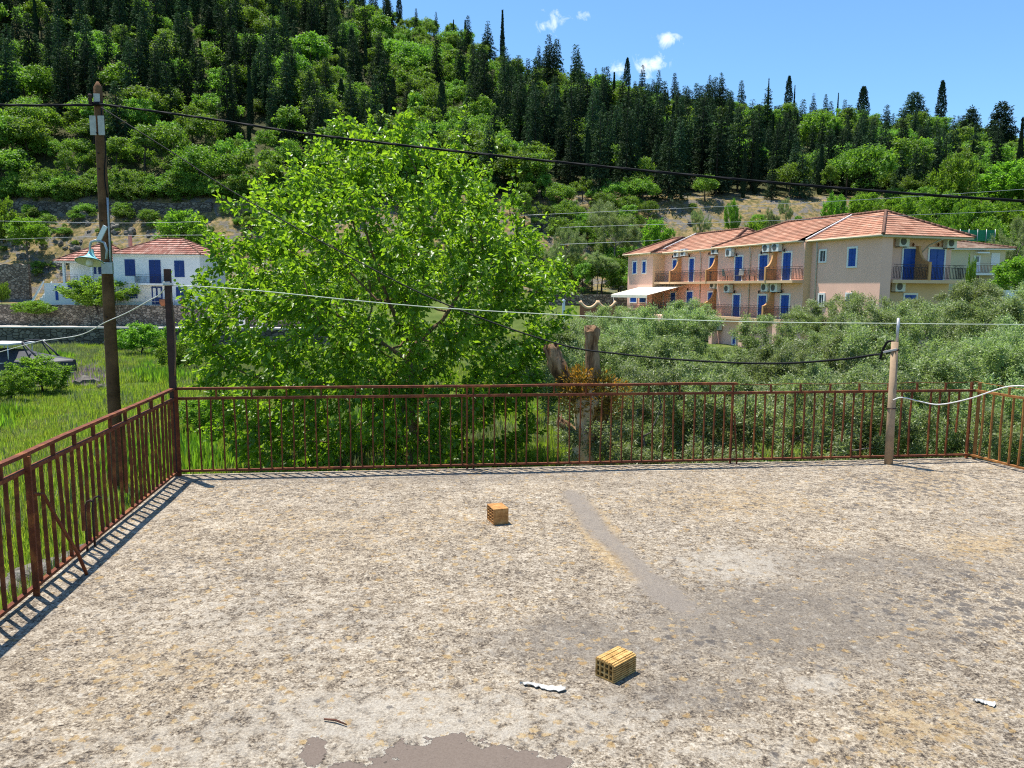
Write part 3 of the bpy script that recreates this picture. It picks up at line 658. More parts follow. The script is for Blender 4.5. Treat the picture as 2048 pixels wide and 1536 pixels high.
AT = crown_pts(3300, zz, xl, xr, MD, .92)
ex_ = []
for px, py in ((655, 222), (690, 212), (765, 232), (840, 214), (905, 245), (930, 262), (505, 345), (455, 372), (1022, 335), (1085, 455), (560, 300), (990, 312), (410, 470), (1150, 520), (735, 250), (600, 290)):
    a_ = D(px, py, MD + rng.uniform(-1.5, 1.5)); c_ = D(770, 620, MD)
    for q_ in np.linspace(0, 1.7, 8): ex_.append(a_ + unit_(c_ - a_) * q_ + np.array([0, 0, -.3 * q_]))
AT = np.concatenate([AT, np.array(ex_)])
f1 = D(822, 800, MD); f2 = D(818, 720, MD)
pos, par = grow([base, (base + f1) / 2 + np.array([.05, 0, 0]), f1, (f1 + f2) / 2, f2], AT, .34, .5, 3.2, 80)
V, Q, r = skeleton_mesh(pos, par, .0075, 2.15, .24, 7)
tree = empty('mulberry_tree', base, 0, 'large bright green broadleaf tree with spreading crown behind the railing', 'tree')
loc = np.array(tree.location)
link('trunk', np_mesh('trunk', V - loc, [Q], [M['bark']], smooth=True), tree)
cc = np.array([D(770, 640, MD)[0], MD, 1.2])
V, Q, tint = foliate(pos, par, r, .022, 62000, .25, .138, .096, 'ovate', .9, .18, cc, .35)
# upright leafy shoots round the outline
tips = [i for i in range(len(pos)) if i not in set(par)]
sp, sdn, snn = [], [], []
for i in tips:
    o = unit(pos[i] - cc)
    if rng.random() > (.85 if o[2] > .35 else .5): continue
    L_ = rng.uniform(.4, .85) if o[2] > .35 else rng.uniform(.25, .6); dv = unit(o * .7 + np.array([0, 0, .9 if o[2] > -.1 else .1]) + rng.normal(size=3) * .2)
    for s in np.linspace(0.1, 1, 11):
        sp.append(pos[i] + dv * L_ * s + rng.normal(size=3) * .02); sdn.append(dv * .3 + rng.normal(size=3) * .8 + np.array([0, 0, -.15])); snn.append(rng.normal(size=3) * .7 + np.array([0, 0, 1]))
n = len(sp); V2, Q2, k = leaves(np.array(sp), np.array(sdn), np.array(snn), .135 * rng.uniform(.5, 1.2, n), .092 * rng.uniform(.7, 1.1, n))
t2 = np.repeat(np.clip(rng.normal(.75, .2, n), 0, 1), k)
Vc = np.concatenate([V, V2]) - loc; Qc = np.concatenate([Q, Q2 + len(V)]); tc = np.concatenate([tint, t2])
link('crown', np_mesh('crown', Vc, [Qc], [M['mulberry']], attrs={'tint': tc}), tree)
print('mulberry', len(pos), len(Qc))

# --- generic grown tree prototypes (olive etc.), origin at the foot
def grown_tree(name, H, rx, zc, rz, natt, step, leafn, spread, L, W, shape, lm, bark, lobes=0, thr=.016, tipr=.006, rmax=.16, up=.4, expo=2.1, parts=True):
    A = []; LB_ = []
    for q_ in range(lobes):
        a_ = q_ * 2.4 + rng.random(); e_ = -.35 + 1.3 * ((q_ * .618) % 1); LB_.append((math.cos(a_) * rx * .66 * math.sqrt(max(.1, 1 - e_ * e_ * .8)), math.sin(a_) * rx * .66 * math.sqrt(max(.1, 1 - e_ * e_ * .8)), zc + e_ * rz * .72, rng.uniform(.30, .48) * rx))
    while len(A) < natt:
        if lobes:
            lb = LB_[rng.integers(0, lobes)]; u = rvec(1)[0] * rng.random() ** .4 * lb[3]; A.append((lb[0] + u[0], lb[1] + u[1], lb[2] + u[2] * .85)); continue
        u = rvec(1)[0] * rng.random() ** .38
        if u[2] < -.75: continue
        bump = 1 + .18 * math.sin(u[0] * 5 + H) * math.cos(u[1] * 6 - H)
        A.append((u[0] * rx * bump, u[1] * rx * bump, zc + u[2] * rz * bump))
    th = max(zc - rz * .75, .4)
    pos, par = grow([(0, 0, -.3), (.05, .03, th * .5), (0.02, -.04, th)], np.array(A), step, step * 1.35, rx * 2.5, 60)
    V, Q, r = skeleton_mesh(pos, par, tipr, expo, rmax, 5)
    V2, Q2, tint = foliate(pos, par, r, thr, leafn, spread, L, W, shape, up, .1, np.array([0, 0, zc * .8]), .05)
    return np_mesh(name + '_trunk', V, [Q], [bark], smooth=True), np_mesh(name + '_crown', V2, [Q2], [lm], attrs={'tint': tint})
olive_p = [grown_tree('olive%d' % i, 4, rx, zc, rz, 640, .24, 48000, .20, .085, .027, 'lance', M['olive'], M['greybark'], lobes=13 + i, up=1.1) for i, (rx, zc, rz) in enumerate(((2.3, 2.5, 1.75), (2.0, 2.6, 1.7), (2.5, 2.4, 1.6), (2.1, 2.7, 1.9)))]
def place_parts(name, pair, loc, rz, s, label, cat, group=None, sz=None):
    root = empty(name, loc, rz, label, cat, group); root.scale = (s, s, sz or s)
    a = link('trunk', pair[0], root); b = link('crown', pair[1], root); return root
OL = [  # px, depth, py of top, width factor, label
 (1300, 13.6, 770, 1.0, 'low grey green olive tree right behind the stump, close to the railing'),
 (1440, 14.6, 745, 1.05, 'olive tree close behind the railing where its top bar ends'),
 (1585, 13.8, 775, 1.0, 'low olive tree close behind the railing without top bar'),
 (1720, 14.8, 752, 1.05, 'olive tree close behind the railing just left of the pipe post'),
 (1860, 14.0, 770, 1.0, 'low olive tree close behind the railing right of the pipe post'),
 (2010, 14.6, 745, 1.1, 'olive tree close behind the orange railing corner'),
 (1215, 19.5, 700, 1.0, 'olive tree behind the sawn stump, between mulberry and grove'),
 (1350, 19.0, 692, 1.05, 'second row olive tree under the sagging black cable, nearest the stump'),
 (1500, 20.0, 705, 1.0, 'second row olive tree below the pink hotel pillar gap'),
 (1650, 19.5, 690, 1.1, 'second row olive tree under the black cable, towards the pipe post'),
 (1800, 20.5, 672, 1.1, 'second row olive tree directly behind the pipe post mast'),
 (1950, 19.0, 690, 1.1, 'second row olive tree behind the railing corner'),
 (2090, 20.0, 660, 1.1, 'second row olive tree cut by the edge of the view'),
 (1150, 27.0, 640, 1.1, 'olive tree beside the mulberry crown below the scalloped wall'),
 (1285, 28.0, 628, 1.1, 'third row olive tree below the cream awning'),
 (1390, 27.0, 640, 1.0, 'third row olive tree left of the pink pillar gap'),
 (1560, 28.0, 645, 1.1, 'third row olive tree below the lower blue balcony doors'),
 (1700, 27.0, 625, 1.1, 'third row olive tree below the plain pink wall'),
 (1850, 28.0, 622, 1.1, 'third row olive tree below the end balconies'),
 (2000, 27.0, 612, 1.2, 'third row olive tree below the beige house'),
 (1330, 38.0, 612, 1.2, 'far olive tree against the hotel terrace'),
 (1655, 40.0, 603, 1.2, 'far olive tree covering the foot of the pink wall'),
 (1760, 38.0, 600, 1.1, 'far olive tree at the pink hotel corner'),
 (1885, 40.0, 574, 1.25, 'tallest far olive tree in front of the end balconies'),
 (1990, 42.0, 588, 1.3, 'far olive tree in front of the beige house wall'),
 (2090, 40.0, 580, 1.3, 'far olive tree at the right margin before the beige house'),
 (1200, 40.0, 622, 1.2, 'far olive tree before the scalloped wall')]
ptop_h = [max(v.co.z for v in p[1].vertices) for p in olive_p]
for i, (px, d, py, wf_s, lab) in enumerate(OL):
    b = D(px, 700, d); b[2] = float(terr(b[0], d)); k = i % 4
    top = D(px, py, d)[2]; s = (top - b[2]) / ptop_h[k] * 1.12
    place_parts('olive_tree', olive_p[k], b, i * 2.1, s * wf_s, lab, 'olive tree', 'olive grove behind the railing', sz=s)

# --- bushes and small trees
bush_p = [grown_tree('bush%d' % i, 2, rx, zc, rz, 300, .19, 9000, .2, .12, .065, 'lance', M['shrub'], M['darkbark'], tipr=.006, rmax=.07) for i, (rx, zc, rz) in enumerate(((1.3, 1.1, 1.0), (1.2, 1.4, 1.2), (1.5, 1.0, .9)))]
bush_top = [max(v.co.z for v in p[1].vertices) for p in bush_p]; bush_w = [max(v.co.x for v in p[1].vertices) for p in bush_p]
small_p = [grown_tree('small%d' % i, 3, 1.7, 2.9, 1.5, 340, .26, 9000, .3, .18, .10, 'lance', M['shrub'], M['greybark'], tipr=.008, rmax=.1) for i in range(2)]
small_top = [max(v.co.z for v in p[1].vertices) for p in small_p]; small_w = [max(v.co.x for v in p[1].vertices) for p in small_p]
olive_w = [max(v.co.x for v in p[1].vertices) for p in olive_p]
def plant(kind, px, d, py, wpx, label, name=None, cat=None, group=None, zb=None):
    lib, tops, ws_ = {'bush': (bush_p, bush_top, bush_w), 'small': (small_p, small_top, small_w), 'olive': (olive_p, ptop_h, olive_w)}[kind]
    b = D(px, 600, d); b[2] = float(terr(b[0], d)) if zb is None else zb; k = int(px * 7 + d) % len(lib)
    top = D(px, py, d)[2]; sz = max(top - b[2], .4) / tops[k]; sxy = (wpx / 2 / F * d) / ws_[k]
    nm, ct = {'bush': ('bush', 'bush'), 'small': ('small_tree', 'tree'), 'olive': ('olive_tree', 'olive tree')}[kind]
    return place_parts(name or nm, lib[k], b, px * .37, sxy, label, cat or ct, group, sz)
plant('bush', 70, 36, 705, 120, 'round bright green bush growing in front of the boat')
plant('bush', 10, 33, 735, 80, 'small bright bush at the boat stern end')
plant('bush', 280, 60, 640, 100, 'dark green bush between the pole and the corner post')
plant('bush', 240, 66, 660, 70, 'small bush below the road wall behind the utility pole')
plant('bush', 350, 48, 668, 90, 'loose green bush beneath the mulberry edge behind the corner post')
plant('bush', 395, 26, 790, 110, 'bush under the low mulberry branches')
plant('bush', 195, 84.2, 548, 160, 'leafy small tree in front of the white house', 'small_tree', 'tree', zb=-.6)
plant('bush', 66, 83.8, 598, 80, 'dark green creeper bush spilling over the stone wall', zb=-1.3)
plant('small', 62, 104, 428, 90, 'thin pale tree on the dry slope above the stairs')
plant('small', 368, 103, 415, 100, 'yellow green tree on the dry slope above the white house roof')
plant('bush', 82, 110, 437, 16, 'tiny round bush on the dry slope')
plant('bush', 2, 108, 385, 80, 'green tree at the left end of the terrace wall')
plant('bush', 3, 86, 560, 34, 'dark bush beside the white stairs', zb=0)
plant('olive', 1226, 98, 394, 130, 'large grey olive tree above the hotel awning end')
plant('olive', 1195, 90, 500, 90, 'grey olive tree left of the hotel gable')
plant('olive', 1130, 92, 450, 90, 'olive tree on the slope beside the mulberry crown')
plant('small', 1310, 99, 432, 66, 'bright green fig tree above the hotel roof')
plant('olive', 1395, 105, 415, 46, 'thin olive tree on the dry slope above the hotel')
plant('bush', 1457, 108, 392, 34, 'narrow green bush on the dry slope above the roof hip')
plant('bush', 1512, 100, 428, 70, 'low bright green bush just above the hotel roof')
plant('olive', 1535, 104, 412, 40, 'grey bush on the dry slope above the hotel roof')
plant('olive', 1562, 108, 392, 32, 'small grey olive on the dry slope below the conifers')
plant('small', 1660, 104, 378, 56, 'yellow green tree on the slope above the roof ridge')
for i, (px, d, py, wp) in enumerate(((1720, 106, 378, 80), (1755, 103, 400, 70), (1790, 106, 385, 80), (1830, 101, 405, 90), (1865, 107, 372, 90), (1900, 100, 400, 80), (1935, 104, 385, 80), (1985, 108, 392, 90), (1960, 97, 430, 80), (2040, 104, 400, 90), (1700, 99, 425, 60), (1890, 109, 300, 90), (1995, 112, 318, 120), (2060, 110, 330, 100), (1880, 92, 440, 70))):
    anchor = ('nearest the roof ridge tree', 'low above the roof ridge', 'above the near roof hip', 'low above the near roof hip', 'under the end of the thick cable', 'left of the green netting', 'above the green netting', 'right of the netting under the cable', 'directly behind the green netting', 'near the picture margin above the olive', 'touching the roof ridge line', 'below the tall cypress column', 'below the broad dark conifer', 'at the foot of the margin cypress', 'behind the pale roofed house')[i]
    plant(('small', 'bush')[i % 2], px, d, py, wp, 'green hillside shrub ' + anchor, 'shrub', 'shrub', 'shrubs on the slope behind the hotel')
plant('olive', 2030, 84, 430, 120, 'grey olive tree beside the green netting')
plant('small', 2030, 66, 505, 110, 'green tree in front of the beige house stairs')
plant('bush', 1937, 60, 500, 24, 'dark bush between the hotel and the beige house')

# --- hillside forest
def clump_tree(name, H, rx, zc, rz, ncl, per, crad, ls, lm):
    C = []; 
    for _ in range(ncl):
        u = rvec(1)[0]; u[2] = abs(u[2]) if rng.random() < .7 else u[2]; q = rng.uniform(.62, 1.0)
        C.append((u[0] * rx * q, u[1] * rx * q, zc + u[2] * rz * q))
    C = np.array(C); ci = np.repeat(np.arange(ncl), per); n = len(ci)
    off = rvec(n) * (rng.random((n, 1)) ** .45); off[:, 2] *= .75
    cr = crad * rng.uniform(.65, 1.25, ncl)[ci][:, None]
    Pn = C[ci] + off * cr; N_ = unit(off) + rvec(n) * .8 + np.array([0, 0, .4]); Dn = rvec(n)
    V, Q, k = leaves(Pn, Dn, N_, ls * rng.uniform(.7, 1.3, n), ls * .75 * rng.uniform(.7, 1.2, n), 'lance', .1)
    ct = rng.uniform(.1, .9, ncl)[ci]; tint = np.repeat(np.clip(ct * .6 + .2 + rng.normal(0, .15, n), 0, 1), k)
    tb = MB().tube([(0, 0, -.8), (.1, 0, zc * .5), (0, .1, zc)], [.16, .12, .05], 5)
    nv = len(V); V = np.concatenate([V, np.array(tb.v)]); tq = np.array([f for f in tb.f if len(f) == 4]) + nv
    mi = np.concatenate([np.zeros(len(Q)), np.ones(len(tq))]); tint = np.concatenate([tint, np.full(len(tb.v), .5)])
    return np_mesh(name, V, [Q, tq], [lm, M['darkbark']], mi, {'tint': tint})
def conifer(name, H, rb, lm, nw, nb, droop, dens, taper=1.0, bare=.10, ls=.40, up=0.0):
    Pn, Dn, Nn, tn = [], [], [], []
    for w_ in range(nw):
        s = bare + (1 - bare) * (w_ + rng.random() * .8) / nw; z = H * s
        R_ = rb * (1 - s) ** taper * rng.uniform(.75, 1.15) + .12; nbr = max(3, int(nb * (.45 + .55 * (1 - s)))); a0 = rng.random() * 6.28
        for b in range(nbr):
            a = a0 + 6.283 * b / nbr + rng.normal() * .25; L_ = R_ * rng.uniform(.7, 1.12); dr = np.array([math.cos(a), math.sin(a), 0])
            n = max(3, int(dens * L_)); tt = rng.random() 
            for q in rng.random(n) ** .7:
                p = dr * L_ * q + np.array([0, 0, z + up * L_ * q - droop * L_ * q * q])
                Pn.append(p + rng.normal(size=3) * .09); Dn.append(dr + rng.normal(size=3) * .55 + np.array([0, 0, -.25 + up])); Nn.append(np.array([0, 0, 1]) + rng.normal(size=3) * .55); tn.append(tt)
    n = len(Pn); V, Q, k = leaves(np.array(Pn), np.array(Dn), np.array(Nn), ls * rng.uniform(.7, 1.3, n), ls * .42 * rng.uniform(.7, 1.2, n), 'lance', .15)
    tint = np.repeat(np.clip(np.array(tn) * .6 + rng.random(n) * .4, 0, 1), k)
    tb = MB().tube([(0, 0, -.8), (0, 0, H * .5), (0, 0, H * .98)], [.16, .10, .02], 5); nv = len(V)
    V = np.concatenate([V, np.array(tb.v)]); tq = np.array([f for f in tb.f if len(f) == 4]) + nv
    mi = np.concatenate([np.zeros(len(Q)), np.ones(len(tq))]); tint = np.concatenate([tint, np.full(len(tb.v), .5)])
    return np_mesh(name, V, [Q, tq], [lm, M['darkbark']], mi, {'tint': tint})
def cypress(name, H, rb, n, lm, blunt):
    z = rng.random(n) * H; s = z / H
    R_ = rb * np.minimum(1, (1 - s) ** blunt * 1.6) * np.minimum(1, .55 + s * 3) * (1 + .12 * np.sin(z * 3.1) * np.cos(z * 1.7))
    a = rng.random(n) * 6.283; q = rng.random(n) ** .35
    Pn = np.stack([np.cos(a) * R_ * q, np.sin(a) * R_ * q, z + .3], 1); dr = np.stack([np.cos(a), np.sin(a), np.zeros(n)], 1)
    V, Q, k = leaves(Pn, dr * .35 + np.array([0, 0, 1]) + rng.normal(size=(n, 3)) * .22, dr + rng.normal(size=(n, 3)) * .5, .42 * rng.uniform(.7, 1.3, n), .17 * rng.uniform(.7, 1.2, n), 'lance', 0)
    tint = np.repeat(rng.random(n), k)
    tb = MB().tube([(0, 0, -.8), (0, 0, H * .6)], [.14, .05], 5); nv = len(V)
    V = np.concatenate([V, np.array(tb.v)]); tq = np.array([f for f in tb.f if len(f) == 4]) + nv
    return np_mesh(name, V, [Q, tq], [lm, M['darkbark']], np.concatenate([np.zeros(len(Q)), np.ones(len(tq))]), {'tint': np.concatenate([tint, np.full(len(tb.v), .5)])})
BROAD = [clump_tree('broadleaf%d' % i, 6, rx, zc, rz, nc, 95, cr, .25, M['broad']) for i, (rx, zc, rz, nc, cr) in enumerate(((2.5, 3.3, 2.4, 44, .85), (2.2, 3.6, 2.7, 42, .8), (2.9, 2.9, 2.1, 50, .85), (2.0, 3.0, 2.5, 36, .75), (1.7, 3.9, 3.1, 26, .62), (2.6, 3.3, 2.6, 24, .60)))]
CONI = [conifer('conifer%d' % i, H, rb, M['conifer'], nw, nb, dr, dens, tp) for i, (H, rb, nw, nb, dr, dens, tp) in enumerate(((11, 2.3, 26, 10, .25, 15, .8), (12, 2.0, 28, 9, .2, 16, .75), (10, 2.6, 22, 10, .35, 15, .9), (12.5, 1.75, 30, 9, .15, 16, .65)))]
WIDE = [conifer('wide%d' % i, 11, 3.6, M['conifer'], 30, 16, .1, 16, .5, .04, .45, .25) for i in range(2)]
CYP = [cypress('cypress%d' % i, 11, rb, 2600, M['cypress'], bl) for i, (rb, bl) in enumerate(((.62, .9), (.95, .55), (.5, 1.0)))]
HT = {'b': 6.0, 'c': 11.5, 'y': 11.4, 'w': 11.2}
# hand-placed trees on the skyline: px, py top, py foot, kind, variant, width factor, label
SKY = [(1005, 22, 118, 'y', 2, .9, 'tallest slender cypress standing alone on the ridge skyline'), (975, 30, 112, 'c', 2, 1.2, 'bushy conifer on the skyline just left of the slender cypress'), (936, 25, 112, 'c', 0, .9, 'spired conifer left of the bushy skyline conifer'),
 (798, -12, 40, 'y', 1, 1.1, 'dark cypress at the top of the picture where the ridge leaves it'), (775, -20, 35, 'y', 0, 1, 'thin cypress at the top edge beside the darker one'), (832, 20, 66, 'c', 3, .9, 'small conifer on the ridge below the top edge cypresses'), (872, 25, 80, 'c', 1, .8, 'thin conifer on the ridge left of the spired conifers'), (907, 40, 95, 'y', 0, .8, 'short thin cypress on the ridge left of the spired conifer'),
 (1078, 80, 160, 'c', 2, 1.0, 'left conifer of the dense skyline clump'), (1098, 72, 160, 'c', 1, 1.2, 'middle conifer of the dense skyline clump'), (1114, 70, 165, 'c', 0, 1.1, 'right conifer of the dense skyline clump'), (1152, 108, 182, 'c', 2, 1.1, 'conifer on the ridge right of the dense clump'), (1255, 117, 195, 'y', 1, 1.0, 'blunt dark cypress in front of the small white cloud'), (1286, 135, 200, 'c', 3, .9, 'thin conifer just right of the blunt cypress'), (1318, 142, 205, 'c', 1, .9, 'thin conifer right of the small cloud'),
 (1350, 140, 215, 'c', 0, .9, 'conifer on the ridge above the middle of the conifer wood'), (1420, 152, 222, 'c', 1, .9, 'spired conifer on the ridge left of the pair'), (1443, 150, 225, 'c', 3, .9, 'left spired conifer of the ridge pair'), (1484, 155, 235, 'c', 0, 1.0, 'right spired conifer of the ridge pair'),
 (1538, 158, 240, 'y', 2, .6, 'needle thin cypress left of the cypress column'), (1579, 153, 238, 'y', 1, 1.0, 'dark cypress column on the ridge over the hotel middle'), (1590, 172, 240, 'y', 2, .6, 'thin cypress close beside the cypress column'), (1628, 176, 245, 'c', 2, .9, 'dark conifer right of the cypress column'), (1653, 183, 245, 'c', 0, .8, 'small dark conifer left of the lone thin cypress'), (1677, 187, 250, 'y', 2, .6, 'lone thin cypress on the ridge'),
 (1728, 174, 252, 'y', 1, 1.5, 'stout tapering cypress on the ridge'), (1830, 183, 285, 'w', 0, 1.15, 'broad dark round conifer on the skyline'), (1886, 163, 270, 'y', 1, .95, 'tall cypress column right of the broad round conifer'), (1945, 212, 318, 'w', 1, .8, 'loose green conifer right of the tall cypress column'), (2005, 202, 335, 'w', 0, .95, 'broad conical dark conifer near the picture margin'), (2046, 238, 400, 'y', 2, .9, 'tall thin cypress at the right margin')]
LIB = {'b': BROAD, 'c': CONI, 'y': CYP, 'w': WIDE}
NAMES = {'b': ('broadleaf_tree', 'tree'), 'c': ('conifer_tree', 'conifer'), 'y': ('cypress_tree', 'cypress'), 'w': ('broad_conifer', 'conifer')}
for px, pt, pb, kd, vi, wf_s, lab in SKY:
    d = 248.0 if px < 1900 else (190.0 if px < 2030 else 125.0)
    tp = D(px, pt, d); z0 = min(float(terr(tp[0], d)), D(px, pb, d)[2])
    o = link(NAMES[kd][0], LIB[kd][vi % len(LIB[kd])]); o.location = (tp[0], d, z0)
    s = (tp[2] - z0) / HT[kd]; o.scale = (s * wf_s, s * wf_s, s); o.rotation_euler = (0, 0, px)
    tag(o, lab, NAMES[kd][1], 'skyline trees on the ridge')
# scattered forest, species by place on the slope
cells = []
y = 117.5
while y < RIDGE_Y + 12:
    step = 3.7 + (y - 117) * .012
    x = -0.80 * y
    while x < 0.80 * y:
        cells.append((x + rng.uniform(-.5, .5) * step * .95, y + rng.uniform(-.5, .5) * step * .95)); x += step
    y += step
cells = np.array(cells); zt = terr(cells[:, 0], cells[:, 1])
pp_ = proj(np.column_stack([cells, zt + 4])); vis = (pp_[0] > -150) & (pp_[0] < 2200) & (pp_[1] > -140)
cells, zt, pq = cells[vis], zt[vis], pp_[:, vis].T
def conif_prob(px, py, x, y):
    n_ = snoise(np.array(x), np.array(y), 9.0, 5)
    right = np.clip((px - 840) / 240, 0, 1) * np.clip(1 - (px - 1900) / 150, 0, 1)
    low = np.clip((400 - py) / 60, 0, 1)
    p = right * .80 * np.clip((py - 135 - (px - 1000) * .10) / 60, .12, 1)
    upl = np.clip((800 - px) / 120, 0, 1) * np.clip((270 - py) / 80, 0, 1); p = max(p, upl * .64)
    mid = math.exp(-((px - 690) / 90) ** 2) * np.clip((330 - py) / 60, 0, 1); p = max(p, .55 * mid)
    p *= 1 - .85 * np.clip((y - 178) / 30, 0, 1) * np.clip((px - 1380) / 120, 0, 1)
    return p + n_ * (.38 if p > .08 else .15)
inst = []; 
for (x, y_), z, (px, py) in zip(cells, zt, pq):
    if px > 1900 and y_ < 125: continue
    pr = conif_prob(px, py, x, y_); u = rng.random()
    if u < pr: kd = 'c' if rng.random() < .9 else 'y'
    else: kd = 'b'
    if kd == 'b' and rng.random() < .05: kd = 'y'
    k = rng.integers(0, len(LIB[kd])); H = {'b': rng.uniform(3.2, 8.8), 'c': rng.uniform(8.5, 14.5), 'y': rng.uniform(6, 11)}[kd]
    if px > 1350 and kd != 'b': H *= 1 - .22 * min((px - 1350) / 200, 1)
    if y_ > 222: H *= .62 if px > 950 else .8
    inst.append((kd, k, x, y_, z - .3, H / HT[kd], rng.random() * 6.28, rng.uniform(.85, 1.2) if kd != 'b' else rng.uniform(.8, 1.4)))
for _ in range(120):
    y_ = 113.2 - 13 * rng.random() ** 1.7; px = rng.uniform(-60, 640); x = (px - CX) / F * y_; s_ = rng.uniform(.10, .30) + (.18 * rng.random() if y_ > 110 else 0)
    inst.append(('b', rng.integers(0, 6), x, y_, float(terr(x, y_)) - 1.2 * s_, s_, rng.random() * 6.28, rng.uniform(1.0, 1.5)))
for _ in range(230):
    y_ = rng.uniform(114.9, 117.2); px = rng.uniform(-120, 720); x = (px - CX) / F * y_; s_ = rng.uniform(.35, .75)
    inst.append(('b', rng.integers(0, 6), x, y_, float(terr(x, y_)) - 1.6 * s_, s_, rng.random() * 6.28, rng.uniform(1.0, 1.3)))
for _ in range(1500):
    y_ = rng.uniform(88, 117); px = rng.uniform(560, 2150); x = (px - CX) / F * y_
    if px < 1290: ok_ = (y_ > 92 or px > 700) and rng.random() < .40
    elif px < 1700: ok_ = y_ > 99 and rng.random() < .07
    else: ok_ = y_ > 97 and rng.random() < .45
    if not ok_: continue
    if min(abs(x - i_[2]) + abs(y_ - i_[3]) for i_ in inst[-260:]) < 1.6: continue
    s_ = rng.uniform(.35, .8) * (.45 if 1290 <= px < 1700 else 1)
    inst.append(('b', rng.integers(0, 6), x, y_, float(terr(x, y_)) - .5 * s_, s_, rng.random() * 6.28, rng.uniform(.9, 1.25)))
inst.sort(key=lambda q: q[3])
cnt = {'b': 0, 'c': 0, 'y': 0}; LIM = {'b': 290, 'c': 270, 'y': 60}; rest = []
LAB = {'b': ('light green broadleaf tree in the mixed wood covering the hillside', 'broadleaf trees on the hillside'), 'c': ('dark green conifer in the dense wood covering the hillside', 'conifers on the hillside'), 'y': ('dark narrow cypress scattered in the wood on the hillside', 'cypresses scattered on the hillside')}
for q in inst:
    kd, k, x, y_, z, s, rz, wf_s = q
    if cnt[kd] < LIM[kd]:
        cnt[kd] += 1; o = link(NAMES[kd][0], LIB[kd][k]); o.location = (x, y_, z); o.scale = (s * wf_s, s * wf_s, s); o.rotation_euler = (0, 0, rz)
        tag(o, LAB[kd][0], NAMES[kd][1], LAB[kd][1])
    else: rest.append(q)
print('forest', len(inst), cnt, 'rest', len(rest))
def scatter(name, protos, pts, rots, scales, kinds):
    me = np_mesh_points(name, pts, rots, scales, kinds); o = link(name, me)
    g = bpy.data.node_groups.new(name, 'GeometryNodeTree')
    g.interface.new_socket('Geometry', in_out='INPUT', socket_type='NodeSocketGeometry'); g.interface.new_socket('Geometry', in_out='OUTPUT', socket_type='NodeSocketGeometry')
    gi = g.nodes.new('NodeGroupInput'); go = g.nodes.new('NodeGroupOutput'); jn = g.nodes.new('GeometryNodeJoinGeometry')
    def na(nm, ty):
        a = g.nodes.new('GeometryNodeInputNamedAttribute'); a.data_type = ty; a.inputs[0].default_value = nm; return [s for s in a.outputs if s.enabled][0]
    rt, scl, kd = na('rot', 'FLOAT_VECTOR'), na('scl', 'FLOAT_VECTOR'), na('kind', 'FLOAT')
    for i, pr in enumerate(protos):
        oi = g.nodes.new('GeometryNodeObjectInfo'); oi.inputs[0].default_value = pr; oi.inputs[1].default_value = True; oi.transform_space = 'ORIGINAL'
        cp_ = g.nodes.new('FunctionNodeCompare'); cp_.data_type = 'FLOAT'; cp_.operation = 'EQUAL'; cp_.inputs[1].default_value = i; cp_.inputs['Epsilon'].default_value = .2; g.links.new(kd, cp_.inputs[0])
        ip = g.nodes.new('GeometryNodeInstanceOnPoints')
        g.links.new(gi.outputs[0], ip.inputs['Points']); g.links.new(cp_.outputs[0], ip.inputs['Selection']); g.links.new(oi.outputs['Geometry'], ip.inputs['Instance'])
        g.links.new(rt, ip.inputs['Rotation']); g.links.new(scl, ip.inputs['Scale']); g.links.new(ip.outputs[0], jn.inputs[0])
    g.links.new(jn.outputs[0], go.inputs[0])
    md = o.modifiers.new('scatter', 'NODES'); md.node_group = g
    return o
def np_mesh_points(name, pts, rots, scales, kinds):
    me = bpy.data.meshes.new(name); n = len(pts); me.vertices.add(n); me.vertices.foreach_set('co', np.asarray(pts, np.float32).ravel())
    for nm, a in (('rot', rots), ('scl', scales)): me.attributes.new(nm, 'FLOAT_VECTOR', 'POINT').data.foreach_set('vector', np.asarray(a, np.float32).ravel())
    me.attributes.new('kind', 'FLOAT', 'POINT').data.foreach_set('value', np.asarray(kinds, np.float32)); return me
offs = {'b': 0, 'c': len(BROAD), 'y': len(BROAD) + len(CONI)}
protos = [bpy.data.objects.new('proto', me) for me in BROAD + CONI + CYP]
wood = scatter('forest', protos, [(q[2], q[3], q[4]) for q in rest], [(0, 0, q[6]) for q in rest], [(q[5] * q[7], q[5] * q[7], q[5]) for q in rest], [offs[q[0]] + q[1] for q in rest])
tag(wood, 'far mixed wood of broadleaf trees and conifers covering the upper hillside', 'forest', kind='stuff')

# --- meadow grass
def tuft(name, n, h, wd_, spread, lm):
    a = rng.random(n) * 6.28; lean = rng.uniform(.25, 1.25, n); b = np.stack([rng.normal(0, spread, n), rng.normal(0, spread, n), np.full(n, -.04)], 1)
    V, Q, k = leaves(b, np.stack([np.cos(a) * lean, np.sin(a) * lean, np.ones(n)], 1), np.stack([np.cos(a), np.sin(a), np.full(n, .3)], 1), h * rng.uniform(.5, 1.2, n), wd_ * rng.uniform(.7, 1.3, n), 'lance', .25)
    return bpy.data.objects.new(name, np_mesh(name, V, [Q], [lm], attrs={'tint': np.repeat(rng.random(n), k)}))
M['straw'] = leafmat('straw_grass', (0.16, 0.19, 0.05), (0.42, 0.42, 0.16), (1.3, 1.3, 0.8), 0.4, 0.6, 0.2, 0.4)
M['flower'] = leafmat('pink_flower', (0.30, 0.18, 0.27), (0.55, 0.36, 0.48), (1.2, 1.1, 1.2), 0.3, 0.6, 0.2, 0.2)
